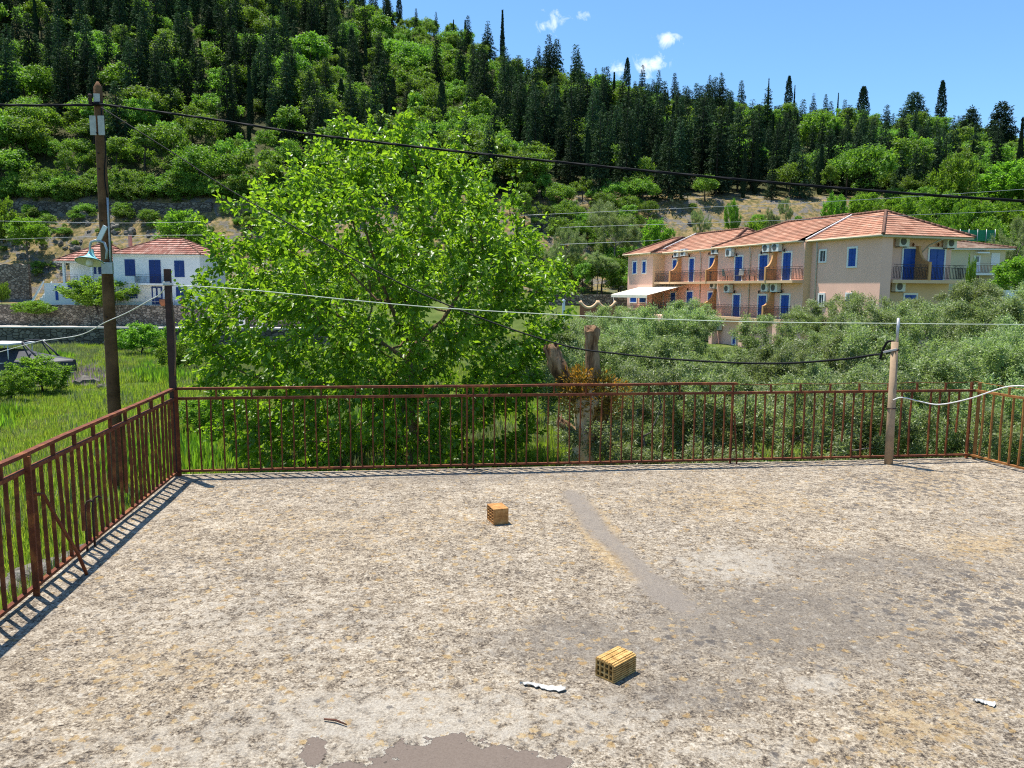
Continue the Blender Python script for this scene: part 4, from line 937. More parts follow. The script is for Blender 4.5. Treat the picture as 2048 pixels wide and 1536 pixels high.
T = [tuft('tuft_a', 40, .22, .02, .12, M['grass']), tuft('tuft_b', 30, .32, .018, .10, M['grass']), tuft('tuft_c', 30, .40, .035, .2, M['weed']), tuft('tuft_d', 30, .30, .016, .16, M['straw']), tuft('tuft_e', 40, .5, .06, .24, M['shrub']), tuft('tuft_f', 22, .5, .03, .14, M['flower'])]
gp = []
for _ in range(80000):
    y_ = 8.5 + (rng.random() ** 1.3) * 67; x = rng.uniform(-.80, .12) * y_ - 1.0
    if y_ < 9.5 and x > -4: continue
    if snoise(np.array(x), np.array(y_), 4.0, 6) < -.72: continue
    gp.append((x, y_))
    if len(gp) >= 34000: break
for _ in range(5000): y_ = rng.uniform(9.5, 34); gp.append((rng.uniform(.05, .9) * y_, y_))
gp = np.array(gp); gz = terr(gp[:, 0], gp[:, 1]); n = len(gp)
weedy = snoise(gp[:, 0], gp[:, 1], 6.0, 8) + np.clip((gp[:, 1] - 45) / 25, 0, .6)
kinds = np.where(rng.random(n) < np.clip(weedy * .45, .03, .6), 2, rng.integers(0, 2, n)); 
st_ = snoise(gp[:, 0], gp[:, 1], 5.0, 12); kinds = np.where((rng.random(n) < np.clip(.12 + .35 * st_, .04, .5)), 3, kinds)
kinds = np.where((snoise(gp[:, 0], gp[:, 1], 2.6, 15) > .55) & (rng.random(n) < .5), 4, kinds)
gpx = pxof(gp[:, 0], gp[:, 1]); kinds = np.where((gpx > 20) & (gpx < 215) & (gp[:, 1] > 38) & (gp[:, 1] < 50) & (rng.random(n) < .11), 5, kinds)
ss = rng.uniform(.6, 1.3, n) * (1 + .35 * snoise(gp[:, 0], gp[:, 1], 3.0, 9))
gr = scatter('meadow_grass', T, np.column_stack([gp, gz]), np.column_stack([np.zeros(n), np.zeros(n), rng.random(n) * 6.28]), np.column_stack([ss, ss, ss]), kinds)
tag(gr, 'tall bright green meadow grass and weeds covering the field', 'grass', kind='stuff')
# ------------------------------------------------------------------ pruned trunk with orange regrowth
SD = 13.0
def sp_(px, py, d=SD): return D(px, py, d)
sb = sp_(1168, 950); sb[2] = -3.1
def lumpy_tube(pts, rad, n=14, amp=.14, seed=0, open_top=False):
    pts = [np.array(p, float) for p in pts]; rr = []; P2 = []
    for i in range(len(pts) - 1):
        for s in np.linspace(0, 1, 8, endpoint=(i == len(pts) - 2)): P2.append(pts[i] * (1 - s) + pts[i + 1] * s); rr.append(rad[i] * (1 - s) + rad[i + 1] * s)
    mb = MB().tube(P2, rr, n)
    V = np.array(mb.v); c = np.repeat(np.array(P2), n, 0); o = V - c; th = np.tile(np.arange(n) * 2 * math.pi / n, len(P2))
    hgt = np.repeat(np.arange(len(P2)), n)
    k = 1 + amp * (np.sin(th * 3 + seed + hgt * .15) + .6 * np.sin(th * 7 + hgt * .35 + seed)) + rng.normal(0, amp * .25, len(V))
    V = c + o * k[:, None]; V[-n:, 2] += rng.uniform(-.06, .10, n); mb.v = [tuple(v) for v in V]; return mb
m, t = nt('bleached_dead_wood'); v = objc(t); mp = nd(t, 'ShaderNodeMapping'); mp.inputs['Scale'].default_value = (9, 9, 1.6); t.links.new(v, mp.inputs[0])
n1 = noise(t, 1.0, 8, .65, mp.outputs[0]); n2 = noise(t, 2.2, 4, .6, v)
c = ramp(t, n1.outputs[0], [(.36, (.04, .023, .013)), (.48, (.18, .105, .055)), (.62, (.34, .23, .135))]); finish(t, c, .95, .1, n1.outputs[0], 1.0, .04); M['dead'] = m
m, t = nt('peeling_pale_trunk'); v = objc(t); mp = nd(t, 'ShaderNodeMapping'); mp.inputs['Scale'].default_value = (5, 5, 1.6); t.links.new(v, mp.inputs[0])
n1 = noise(t, 1.0, 6, .6, mp.outputs[0]); n2 = noise(t, 1.3, 3, .5, mp.outputs[0])
c = ramp(t, n1.outputs[0], [(.38, (.08, .045, .025)), (.46, (.46, .35, .21)), (.7, (.60, .50, .36))]); c = mix(t, ramp(t, n2.outputs[0], [(.52, 0.), (.6, .8)]), c, (.50, .27, .08)); finish(t, c, .9, .1, n1.outputs[0], .8, .03); M['pale'] = m
st = empty('pruned_tree', sb, 0, 'pruned dead tree stump with sawn limbs and orange leafed regrowth behind the railing', 'tree')
L0 = np.array(st.location)
lumpy_tube([sb - L0, sp_(1166, 900) - L0, sp_(1168, 850) - L0, sp_(1172, 800) - L0, sp_(1175, 770) - L0], [.23, .19, .17, .21, .16], seed=1).build('trunk', M['pale'], st)
lumpy_tube([sp_(1180, 800) - L0, sp_(1186, 745) - L0, sp_(1182, 690) - L0, sp_(1184, 660) - L0], [.13, .12, .11, .13], seed=2).build('limb', M['dead'], st)
lumpy_tube([sp_(1162, 800) - L0, sp_(1135, 765) - L0, sp_(1112, 725) - L0, sp_(1106, 692) - L0], [.14, .15, .14, .09], seed=3).build('limb', M['dead'], st)
lumpy_tube([sp_(1120, 745) - L0, sp_(1100, 715) - L0, sp_(1090, 697) - L0], [.07, .05, .035], seed=4).build('limb', M['dead'], st)
lumpy_tube([sp_(1158, 880) - L0, sp_(1135, 855) - L0, sp_(1117, 842) - L0], [.11, .08, .07], seed=5).build('limb', M['dead'], st)
lumpy_tube([sp_(1180, 880) - L0, sp_(1205, 830) - L0, sp_(1218, 795) - L0], [.13, .11, .06], seed=6).build('limb', M['dead'], st)
pn, dnn, nnn = [], [], []
for cx_, cy_, rr_, n in ((1145, 765, .26, 420), (1165, 755, .22, 260), (1205, 770, .26, 330), (1235, 785, .22, 220), (1190, 800, .34, 480), (1150, 805, .25, 260), (1215, 825, .22, 180), (1135, 785, .2, 140)):
    c = sp_(cx_, cy_, SD - .15) - L0; u = rvec(n) * (rng.random((n, 1)) ** .5) * rr_; u[:, 1] *= .8
    pn.append(c + u); dnn.append(unit(u) + rvec(n) * .6 + np.array([0, 0, .35])); nnn.append(rvec(n) + np.array([0, 0, .5]))
pn, dnn, nnn = map(np.concatenate, (pn, dnn, nnn)); n = len(pn)
V, Q, k = leaves(pn, dnn, nnn, .085 * rng.uniform(.6, 1.3, n), .028 * rng.uniform(.7, 1.3, n), 'lance', .1)
up_ = (pn[:, 2] - pn[:, 2].min()) / np.ptp(pn[:, 2])
link('regrowth', np_mesh('regrowth', V, [Q], [M['rustleaf']], attrs={'tint': np.repeat(np.clip(rng.normal(.55, .3, n), 0, 1), k)}), st)

# ------------------------------------------------------------------ utility pole, lamp and cables
UD = 17.8
ub, ut = D(238, 1000, UD), D(195, 163, UD); ub[2] = float(terr(ub[0], UD)) - .3
up = empty('utility_pole', ub, 0, 'weathered wooden utility pole standing in the field beyond the railing', 'utility pole')
v = ut - ub; K = 14; rr = [.158 - .062 * i / K for i in range(K)] + [.085, .02]
pts = [v * (i / K) * .985 for i in range(K)] + [v * .988, v]
MB().tube(pts, rr, 16).build('shaft', M['wood'], up)
def on_pole(py): s = (py - 163) / (1000 - 163); q = ut + (D(238, 1000, UD) - ut) * s; return q - ub
for (py, dx, hgt) in ((240, -.085, .42), (240, .10, .42), (190, .03, .22)):
    c = on_pole(py + 8); MB().box(c[0] + dx - .07, c[0] + dx + .07, c[1] - .135, c[1] - .12, c[2] - hgt / 2, c[2] + hgt / 2).build('sheet_plate', M['plate'], up, .004)
c = on_pole(207); MB().tube([c + np.array([-.14, -.12, 0]), c + np.array([.14, -.12, 0])], .045, 8).build('cable_clamp', M['blackcable'], up)
for py in (195, 203):
    c = on_pole(py); MB().lathe([(.0, -.06), (.045, -.05), (.03, -.01), (.05, .02), (.03, .06), (0, .065)], (c[0] - .10, c[1] - .16, c[2]), 10).build('insulator', M['rust_dark'], up)
cpts = [on_pole(y_) + np.array([.13, -.08, 0]) for y_ in (385, 420, 470, 520)]
MB().tube(cpts, .022, 8).build('conduit', M['galv'], up)
MB().tube([on_pole(y_) + np.array([.13 + .03 * math.sin(y_ / 20), -.10, 0]) for y_ in range(215, 386, 17)], .012, 6).build('drop_cable', M['blackcable'], up)
for y_ in (262, 300, 330, 430, 620): 
    c = on_pole(y_); MB().tube([c + np.array([0, -.155, 0]), c + np.array([0, -.10, 0])], .018, 8).build('bolt', M['rust_dark'], up)
lpb = on_pole(523) + ub
lamp = empty('street_lamp', lpb, 0, 'teal enamel street lamp with curved arm fixed to the utility pole', 'street lamp')
def lr(px, py): return D(px, py, UD - .28) - lpb
MB().box(.02 - .05, .22, -.20, -.13, -.13, .13).build('bracket', M['galv'], lamp, .006)
MB().tube([lr(213, 518), lr(214, 500), lr(209, 486), lr(201, 482), lr(190, 481), lr(182, 484), lr(180, 492), lr(180, 503)], .026, 10).build('arm', M['galv'], lamp)
MB().bar(lr(211, 452), lr(197, 481), .10, .03, (0, 1, 0)).build('strut', M['white_trim'], lamp)
c = lr(180, 522)
def tilt(mb, a=R(-20)):
    for i_, v_ in enumerate(mb.v):
        y_, z_ = v_[1] - c[1], v_[2] - c[2]; mb.v[i_] = (v_[0], c[1] + y_ * math.cos(a) - z_ * math.sin(a), c[2] + y_ * math.sin(a) + z_ * math.cos(a))
    return mb
prof_l = [(.045, .27), (.06, .20), (.085, .13), (.15, .065), (.27, .0), (.305, -.025), (.30, -.03), (.26, -.008), (.14, .055), (.07, .12), (.03, .2)]
tilt(MB().lathe(prof_l, tuple(c), 28)).build('shade', M['teal'], lamp)
tilt(MB().lathe([(.28, -.028), (.25, -.015), (.13, .045), (.065, .10)], (c[0], c[1], c[2] - .004), 28)).build('reflector', M['white_trim'], lamp)
tilt(MB().lathe([(.0, -.13), (.05, -.125), (.075, -.09), (.08, -.02), (.05, .06)], tuple(c), 14)).build('bulb', M['bulb'], lamp)
def spline(pts, n=8):
    pts = [np.array(p, float) for p in pts]; out = []
    q = [2 * pts[0] - pts[1]] + pts + [2 * pts[-1] - pts[-2]]
    for i in range(1, len(q) - 2):
        for s in np.linspace(0, 1, n, endpoint=False):
            a, b, c_, d_ = q[i - 1], q[i], q[i + 1], q[i + 2]
            out.append(.5 * ((2 * b) + (-a + c_) * s + (2 * a - 5 * b + 4 * c_ - d_) * s * s + (-a + 3 * b - 3 * c_ + d_) * s ** 3))
    out.append(pts[-1]); return out
def cable(name, pts, r, mt, label, cat='cable', group=None, twist=0):
    path = spline(pts); m_ = MB()
    if twist:
        L = np.concatenate([[0], np.cumsum([np.linalg.norm(b - a) for a, b in zip(path[:-1], path[1:])])])
        S = np.arange(0, L[-1], .12); path = [np.array([np.interp(s, L, [p[k] for p in path]) for k in range(3)]) for s in S]
        for j in range(3):
            m_.tube([p + np.array([0, math.cos(s * 3.2 + j * 2.1), math.sin(s * 3.2 + j * 2.1)]) * r * .8 for p, s in zip(path, S)], r, 6)
    else: m_.tube(path, r, 6)
    return tag(m_.build(name, mt), label, cat, group)
def dpath(tab): return [D(*p) for p in tab]
cable('power_cable', dpath([(-420, 190, 18.5), (-200, 200, 18.2), (0, 210, 17.9), (195, 210, 17.55)]), .017, M['blackcable'], 'thick twisted black cable leaving the pole top to the left', twist=1)
cable('power_cable', dpath([(199, 208, 17.55), (420, 238, 16.9), (640, 271, 16.2), (1000, 312, 15.2), (1400, 352, 14.4), (1750, 382, 14.0), (2048, 402, 13.8), (2400, 420, 13.5)]), .0145, M['blackcable'], 'thick twisted black cable crossing the view from the pole top', twist=1)
cable('service_wire', dpath([(203, 215, 17.5), (340, 302, 16.6), (480, 392, 15.6), (730, 530, 14.0), (900, 612, 13.0), (1110, 686, 11.8), (1250, 709, 11.0), (1400, 722, 10.2), (1550, 727, 9.5), (1680, 719, 8.8), (1755, 709, 8.45), (1760, 717, 8.42), (1765, 702, 8.38), (1775, 684, 8.32), (1788, 683, 8.28)]), .0125, M['blackcable'], 'thin black wire sagging from the pole across the tree to the pipe post')
cd = PB[1]
cable('clothes_line', dpath([(345, 570, LC[1]), (500, 580, LC[1] + .1), (900, 617, 7.9), (1400, 641, 8.1), (1797, 647, cd), (2048, 649, 8.3), (2400, 650, 8.2)]), .0042, M['line'], 'pale clothes line strung from the corner post to the steel mast')
cable('white_wire', dpath([(333, 572, LC[1] - .02), (318, 590, 7.8), (300, 600, 8.0), (255, 625, 8.6), (210, 645, 9.2), (160, 670, 10.0), (90, 681, 11.5), (50, 690, 12.5), (-200, 760, 18)]), .0055, M['whitecable'], 'kinked white wire sagging from the corner post over the field')
cable('white_wire', dpath([(1786, 800, cd - .06), (1805, 795, cd - .1), (1840, 803, 8.0), (1880, 809, 7.9), (1940, 797, 7.7), (2000, 777, 7.5), (2030, 772, 7.4), (2060, 774, 7.3), (2150, 790, 7.1)]), .0065, M['whitecable'], 'white wire looping from the pipe post over the orange railing')
for i, (pts, lab) in enumerate((([(-100, 440, 60), (230, 446, 60), (420, 443, 60)], 'grey wire passing behind the pole, upper one over the house'), ([(-100, 482, 58), (230, 472, 58), (420, 470, 58)], 'grey wire passing just above the white house roof'), ([(1040, 431, 46), (1420, 414, 46), (1750, 398, 46), (2200, 368, 46)], 'grey wire rising towards the right above the hotel roof'), ([(1120, 455, 45), (1500, 443, 45), (1900, 427, 45), (2200, 415, 45)], 'grey wire skimming the hotel roof ridge'), ([(1120, 489, 40), (1290, 482, 40), (1320, 479, 42)], 'short grey wire ending at the hotel gable roof'))):
    cable('overhead_wire', dpath(pts), .011, M['galv'], lab, 'wire')
# ------------------------------------------------------------------ roofs
def roof_faces(mb_list, quad, row=.40, rise=.05):
    """one sloping roof face (a,b along the eave, c,d along the top): stepped rows of tiles"""
    a, b, c, d = [np.array(q, float) for q in quad]
    V, Q, UV = mb_list; L = max(np.linalg.norm((d + c) / 2 - (a + b) / 2), np.linalg.norm(d - a) * .5); n = max(3, int(L / row))
    nr = np.cross(b - a, d - a if np.linalg.norm(d - a) > 1e-6 else c - a); nr /= np.linalg.norm(nr); nr = nr if nr[2] > 0 else -nr
    ux = (b - a) / np.linalg.norm(b - a)
    for i in range(n):
        s0, s1 = i / n, (i + 1) / n
        for off0, off1, sa, sb_ in ((rise, .012, s0, s1), (.0, rise, s0, s0)):
            p = [a + (d - a) * sa + nr * off0, b + (c - b) * sa + nr * off0, b + (c - b) * sb_ + nr * off1, a + (d - a) * sb_ + nr * off1]
            k = len(V); V += p; Q.append((k, k + 1, k + 2, k + 3)); UV += [(np.dot(q - a, ux), (sa if j < 2 else sb_ - 1e-4) * L * .34 / (L / n) + .001) for j, q in enumerate(p)]
def hip_roof(parent, x0, x1, y0, y1, ze, h, hip0, hip1, mt, axis='y', ridge_mat=None, eave=.12, under=None):
    """rect footprint; ridge along local axis; hip0/hip1 = hip length at either end (0 = gable)"""
    V, Q, UV = [], [], []
    if axis == 'y':
        xm = (x0 + x1) / 2; r0, r1 = (xm, y0 + hip0, ze + h), (xm, y1 - hip1, ze + h)
        A, B, C_, D_ = (x0, y0, ze), (x1, y0, ze), (x1, y1, ze), (x0, y1, ze)
        faces = [(D_, A, r0, r1), (B, C_, r1, r0)] + ([(A, B, r0, r0)] if hip0 else []) + ([(C_, D_, r1, r1)] if hip1 else [])
        hips = [(r0, r1)] + ([(A, r0), (B, r0)] if hip0 else []) + ([(C_, r1), (D_, r1)] if hip1 else [])
    else:
        ym = (y0 + y1) / 2; r0, r1 = (x0 + hip0, ym, ze + h), (x1 - hip1, ym, ze + h)
        A, B, C_, D_ = (x0, y0, ze), (x1, y0, ze), (x1, y1, ze), (x0, y1, ze)
        faces = [(A, B, r1, r0), (C_, D_, r0, r1)] + ([(D_, A, r0, r0)] if hip0 else []) + ([(B, C_, r1, r1)] if hip1 else [])
        hips = [(r0, r1)] + ([(A, r0), (D_, r0)] if hip0 else []) + ([(B, r1), (C_, r1)] if hip1 else [])
    for f in faces: roof_faces((V, Q, UV), f, .55 if mt is M['tile_red'] else .38, .12 if mt is M['tile_red'] else .05)
    rf = link('roof', np_mesh('roof', V, [np.array(Q)], [mt], uv=UV), parent)
    m_ = MB()
    for a, b in hips:
        a, b = np.array(a), np.array(b); n = max(2, int(np.linalg.norm(b - a) / .35))
        for i in range(n):
            m_.tube([a + (b - a) * i / n + np.array([0, 0, .05]), a + (b - a) * (i + 1.08) / n + np.array([0, 0, .075])], [.12, .095], 7)
    m_.build('ridge_cap', ridge_mat or M['ridge'], rf)
    s = MB().box(x0 + .06, x1 - .06, y0 + .06, y1 - .06, ze - eave, ze - .004); s.build('soffit', under or M['cream'], rf)
    return rf

# ------------------------------------------------------------------ the pink hotel
HC = D(1758, 600, 51.0); HC[2] = 0; HANG = math.atan(.34)
hx = np.array([math.cos(HANG), math.sin(HANG), 0]); hy = np.array([-math.sin(HANG), math.cos(HANG), 0]); hx3 = hx
hotel = empty('hotel', HC, HANG, 'long pink hotel with tiled roofs, blue shutters and iron balconies', 'hotel')
O_ = np.array([0, 0, CAMH])
def HF(px, py, x=0.0):     # facade plane local x = const -> (local y, z)
    d = ray(px, py); s = (np.dot(HC - O_, hx) + x) / np.dot(d, hx); p = O_ + d * s - HC; return float(np.dot(p, hy)), float(p[2])
def HE(px, py, y=0.0):     # end wall plane local y = const -> (local x, z)
    d = ray(px, py); s = (np.dot(HC - O_, hy) + y) / np.dot(d, hy); p = O_ + d * s - HC; return float(np.dot(p, hx)), float(p[2])
ZE = HF(1757, 471)[1]; ZB = HE(1850, 560, 0)[1]; Z0 = -4.5
FLO = ZB; print('hotel eave', ZE, 'balcony', ZB)
y43 = HF(1623, 520)[0]; P3 = .62; y32 = HF(1436, 520, -P3)[0]; y21 = HF(1329, 530)[0]; P1 = 1.3; yEnd = HF(1256, 530, -P1)[0]
XW = HE(1929, 520)[0]; REC = 1.1
print('hotel', y43, y32, y21, yEnd, XW)
wl = MB()
# block 4: corner pier + recessed end wall + facade
wl.box(0, HE(1784, 520)[0], 0, REC, Z0, ZE - .12); wl.box(0, XW, REC, y43, Z0, ZE - .12)
wl.box(-P3, XW + .6, y43, y32, Z0, ZE - .12); wl.box(0, XW, y32, y21, Z0, ZE - .12); wl.box(-P1, XW - .5, y21, yEnd, Z0, ZE - .12)
wl.build('wall', M['pink'], hotel)
# peach sheets paint warm bounced light onto the shaded return faces
MB().box(-P3 + .002, -.002, y43 - .012, y43 - .003, Z0, ZE - .125).build('return_bounce_tint', M['peach'], hotel)
MB().box(-P1 + .002, -.002, y21 - .012, y21 - .003, Z0, ZE - .125).build('return_bounce_tint', M['peach'], hotel)
MB().box(HE(1786, 520)[0], XW - .01, REC - .012, REC - .003, Z0, ZB - .25).build('lower_bounce_tint', M['peach'], hotel)  # yellow of shade and bounced light below the balcony, painted as a sheet
OV = .40; RH = 1.95; W4 = XW
wdt = XW + 2 * OV
hip_roof(hotel, -OV, XW + OV, -OV, y43 + .2, ZE, RH, wdt / 2, 0, M['tile'], under=M['cream'])
hip_roof(hotel, -P3 - OV, XW + .6 + OV, y43 + .25, y32 + OV, ZE + .02, RH + .05, 0, wdt / 2, M['tile'], under=M['cream'])
hip_roof(hotel, -OV, XW + OV, y32 - .6, y21 + .3, ZE - .05, RH, 2.6, 0, M['tile'], under=M['cream'])
hip_roof(hotel, -P1 - OV, XW - .5 + OV, y21 - .3, yEnd + OV, ZE - .02, RH * .85, 1.5, 2.8, M['tile'], under=M['cream'])
def strip(y, xo, hh):
    m_ = MB(); xm = XW / 2; a = np.array([xo, y, ZE + .1]); b = np.array([xm, y, ZE + hh + .1]); m_.bar(a, b, .11, .08, (0, 0, 1)); m_.build('parapet_strip', M['white_trim'], hotel)
strip(y43 + .1, -OV - .1, RH); strip(y21 + .1, -OV - .5, RH)
# openings on the facade (local x const) and the end wall
def opening_f(px0, px1, py0, py1, x=0.0, kind='shutter', name='window', zb=None):
    ya, z1 = HF(px1, py0, x); yb_, z0 = HF(px0, py1, x); z1 = max(z1, HF(px0, py0, x)[1]); z0 = zb if zb is not None else z0
    opening('f', ya, yb_, z0, z1, x, kind, name)
def opening_e(px0, px1, py0, py1, y=0.0, kind='shutter', name='door', zb=None):
    xa, z1 = HE(px0, py0, y); xb, z0 = HE(px1, py1, y); z0 = zb if zb is not None else z0
    opening('e', xa, xb, z0, z1, y, kind, name)
def opening(pl, a, b, z0, z1, o, kind, name):
    def bx(m_, u0, u1, w0, w1, d0, d1):    # d = distance out of the wall
        if pl == 'f': m_.box(o - d1, o - d0, u0, u1, w0, w1)
        else: m_.box(u0, u1, o - d1, o - d0, w0, w1)
        return m_
    fr = .13; f_ = MB(); isd = name == 'door'
    bx(f_, a, a + fr, z0, z1, .002, .07); bx(f_, b - fr, b, z0, z1, .002, .07); bx(f_, a + fr, b - fr, z1 - fr, z1, .002, .07)
    if not isd: bx(f_, a + fr, b - fr, z0, z0 + fr * .8, .002, .09)
    zb = z0 if isd else z0 + fr * .8
    if isd:
        root = MB(); 
        for k_ in range(2):
            u0 = a + fr + (b - a - 2 * fr) * k_ / 2 + .01; u1 = a + fr + (b - a - 2 * fr) * (k_ + 1) / 2 - .01
            bx(root, u0, u1, zb, z1 - fr, .003, .035)
            for j in range(3):
                hh = (z1 - fr - zb) / 3; bx(root, u0 + .07, u1 - .07, zb + hh * j + .08, zb + hh * (j + 1) - .06, .036, .052)
        d_ = root.build('door', M['blue'], hotel); f_.build('frame', M['white_trim'], d_)
    elif kind == 'glass':
        wd = f_.build('window', M['white_trim'], hotel); bx(MB(), (a + b) / 2 - .02, (a + b) / 2 + .02, zb, z1 - fr, .012, .03).build('mullion', M['white_trim'], wd); bx(MB(), a + fr, b - fr, zb, z1 - fr, .003, .010).build('pane', M['glass'], wd)
    else:
        wd = f_.build('window', M['white_trim'], hotel); s_ = MB()
        for k_ in range(2):
            u0 = a + fr + (b - a - 2 * fr) * k_ / 2 + .008; u1 = a + fr + (b - a - 2 * fr) * (k_ + 1) / 2 - .008
            bx(s_, u0, u1, zb, z1 - fr, .003, .03)
            n = int((z1 - fr - zb) / .12)
            for j in range(n): bx(s_, u0 + .05, u1 - .05, zb + .04 + j * .12, zb + .11 + j * .12, .031, .045)
        s_.build('shutter', M['blue'], wd)
opening_f(1638, 1655, 499, 526, 0, 'glass'); opening_f(1694, 1717, 494, 536); opening_f(1636, 1651, 586, 613, 0, 'glass'); opening_f(1690, 1712, 585, 620)
DW = HF(1575, 562, -P3)[1]
for px0, px1, py0 in ((1563, 1586, 503), (1516, 1539, 508), (1468, 1488, 511)): opening_f(px0, px1, py0, 562, -P3, name='door', zb=ZB)
for px0, px1, py0 in ((1559, 1582, 587), (1514, 1536, 588), (1464, 1483, 587)): opening_f(px0, px1, py0, 640, -P3, name='door', zb=ZB - 2.95)
for px0, px1, py0 in ((1377, 1391, 515), (1417, 1433, 513), (1344, 1356, 518)): opening_f(px0, px1, py0, 562, 0, name='door', zb=ZB)
for px0, px1, py0 in ((1313, 1328, 585), (1340, 1353, 583), (1372, 1388, 581), (1415, 1430, 582)): opening_f(px0, px1, py0, 610, 0, name='door', zb=ZB - 2.95)
for px0, px1, py0, py1 in ((1265, 1275, 522, 549), (1284, 1294, 521, 548), (1260, 1275, 590, 606), (1279, 1294, 590, 606)): opening_f(px0, px1, py0, py1, -P1)
opening_f(1464, 1474, 664, 690, -P3)
opening_e(1804, 1837, 493, 560, REC, name='door', zb=ZB + .02); opening_e(1856, 1887, 494, 560, REC, name='door', zb=ZB + .02); opening_e(1806, 1831, 586, 640, REC, name='door', zb=ZB - 2.9)
# balconies
def rail_run(m_, p, q, z, H=1.0, gap=.13, curls=True):
    p, q = np.array(p, float), np.array(q, float); L = np.linalg.norm(q - p); d = (q - p) / L
    for hz in (z + H, z + H - .16, z + .10): m_.bar((*p, hz), (*q, hz), .03, .025)
    for i in range(int(L / gap) + 1):
        c = p + d * min(i * gap, L); m_.bar((*c, z + .11), (*c, z + H - .175), .024, .024)
    if curls:
        for i in range(int(L / .5)):
            c = p + d * (i + .5) * .5; m_.tube([(*(c + d * .07 * math.cos(a)), z + H - .08 + .06 * math.sin(a)) for a in np.linspace(0, 6.28, 9)], .009, 4)
def balcony(x, pr, ya, yb_, z, ends=(True, True), nd_=(), curved=True):
    sl = MB().box(x - pr, x - .002, ya, yb_, z - .20, z - .001).build('balcony', M['peach'], hotel)
    m_ = MB(); rail_run(m_, (x - pr + .05, ya + .05), (x - pr + .05, yb_ - .05), z)
    if ends[0]: rail_run(m_, (x - .03, ya + .05), (x - pr + .08, ya + .05), z)
    m_.build('railing', M['iron'], sl)
    for y in nd_:
        H, h0 = 2.25, 1.02; pts = [(x - .003, z), (x - pr - .04, z), (x - pr - .04, z + h0)]
        for a in np.linspace(0, math.pi / 2, 9): pts.append((x - pr - .04 + (pr - .30) * math.sin(a), z + H - (H - h0) * math.cos(a)))
        pts.append((x - .003, z + H)); MB().prism(pts, 'y', y - .09, y + .09).build('divider', M['orange'], sl)
        MB().tube([(px_, y, pz_ + .02) for px_, pz_ in pts[2:-1]], .11, 6).build('divider_cap', M['white_trim'], sl)
PR3 = .95
yd3 = HF(1552, 530, -P3)[0]; yd2 = HF(1441, 530, 0)[0] ; yd1 = HF(1362, 530, 0)[0]
balcony(-P3, PR3, y43 + .05, y32 - .05, ZB, nd_=(yd3,)); balcony(-P3, PR3, y43 + 1.2, y32 - .05, ZB - 2.95, nd_=(HF(1547, 600, -P3)[0],))
balcony(0, 1.2, y32 + .1, y21 - .15, ZB, ends=(False, True), nd_=(y32 + .9, yd1)); balcony(0, 1.6, y32 + .1, y21 - .15, ZB - 2.95, ends=(False, True), nd_=(y32 + .9,))
for yp in (y32 - .9, y32 - 5.2, y43 + 1.6): MB().box(-P3 - PR3 + .02, -P3 - PR3 + .5, yp, yp + .5, Z0, ZB - 3.16).build('pillar', M['pink'], hotel)
# end balconies
xa = HE(1784, 557)[0]; sl = MB().box(xa + .004, XW + .15, -.12, REC - .014, ZB - .22, ZB).build('balcony', M['peach'], hotel)
m_ = MB(); rail_run(m_, (xa + .03, -.06), (XW + .1, -.06), ZB); rail_run(m_, (XW + .1, -.06), (XW + .1, REC - .1), ZB); m_.build('railing', M['iron'], sl)
xd = HE(1848, 520, .4)[0]; H, h0 = 2.3, 1.2; pts = [(REC - .003, ZB), (-.16, ZB), (-.16, ZB + h0)] + [(-.16 + (REC - .15) * math.sin(a), ZB + H - (H - h0) * math.cos(a)) for a in np.linspace(0, 1.57, 9)] + [(REC - .003, ZB + H)]
MB().prism(pts, 'x', xd - .1, xd + .1).build('divider', M['orange'], sl)
# air conditioners, wall lamps, pipes
def ac(pl, u, z, o, wide=.9, h=.62, dep=.36):
    if pl == 'f':
        a = MB().box(o - dep - .1, o - .1, u - wide / 2, u + wide / 2, z, z + h).build('air_conditioner', M['acwhite'], hotel, .012)
        g = MB().tube([(o - dep - .112, u + .08, z + h / 2), (o - dep - .102, u + .08, z + h / 2)], .25, 18).build('fan_grille', M['acdark'], a)
        MB().box(o - dep, o - .002, u - .35, u - .3, z - .06, z - .003).box(o - dep, o - .002, u + .3, u + .35, z - .06, z - .003).build('bracket', M['iron'], a)
    else:
        a = MB().box(u - wide / 2, u + wide / 2, o - dep - .1, o - .1, z, z + h).build('air_conditioner', M['acwhite'], hotel, .012)
        MB().tube([(u - .08, o - dep - .112, z + h / 2), (u - .08, o - dep - .102, z + h / 2)], .25, 18).build('fan_grille', M['acdark'], a)
        MB().box(u - .35, u - .3, o - dep, o - .002, z - .06, z - .003).box(u + .3, u + .35, o - dep, o - .002, z - .06, z - .003).build('bracket', M['iron'], a)
for px, py, x in ((1357, 514, 0), (1371, 512, 0), (1433, 508, 0), (1444, 508, 0), (1462, 513, -P3), (1537, 504, -P3), (1556, 503, -P3), (1430, 577, 0), (1443, 578, 0), (1459, 585, -P3), (1534, 583, -P3), (1553, 584, -P3), (1437, 660, -P3)):
    u, z = HF(px - 3, py, x - .3); ac('f', u, z, x, .82, .66)
for px, py, y in ((1805, 493, REC), (1900, 496, REC), (1797, 583, REC)):
    u, z = HE(px, py, y - .3); ac('e', u, z, y, .85, .68)
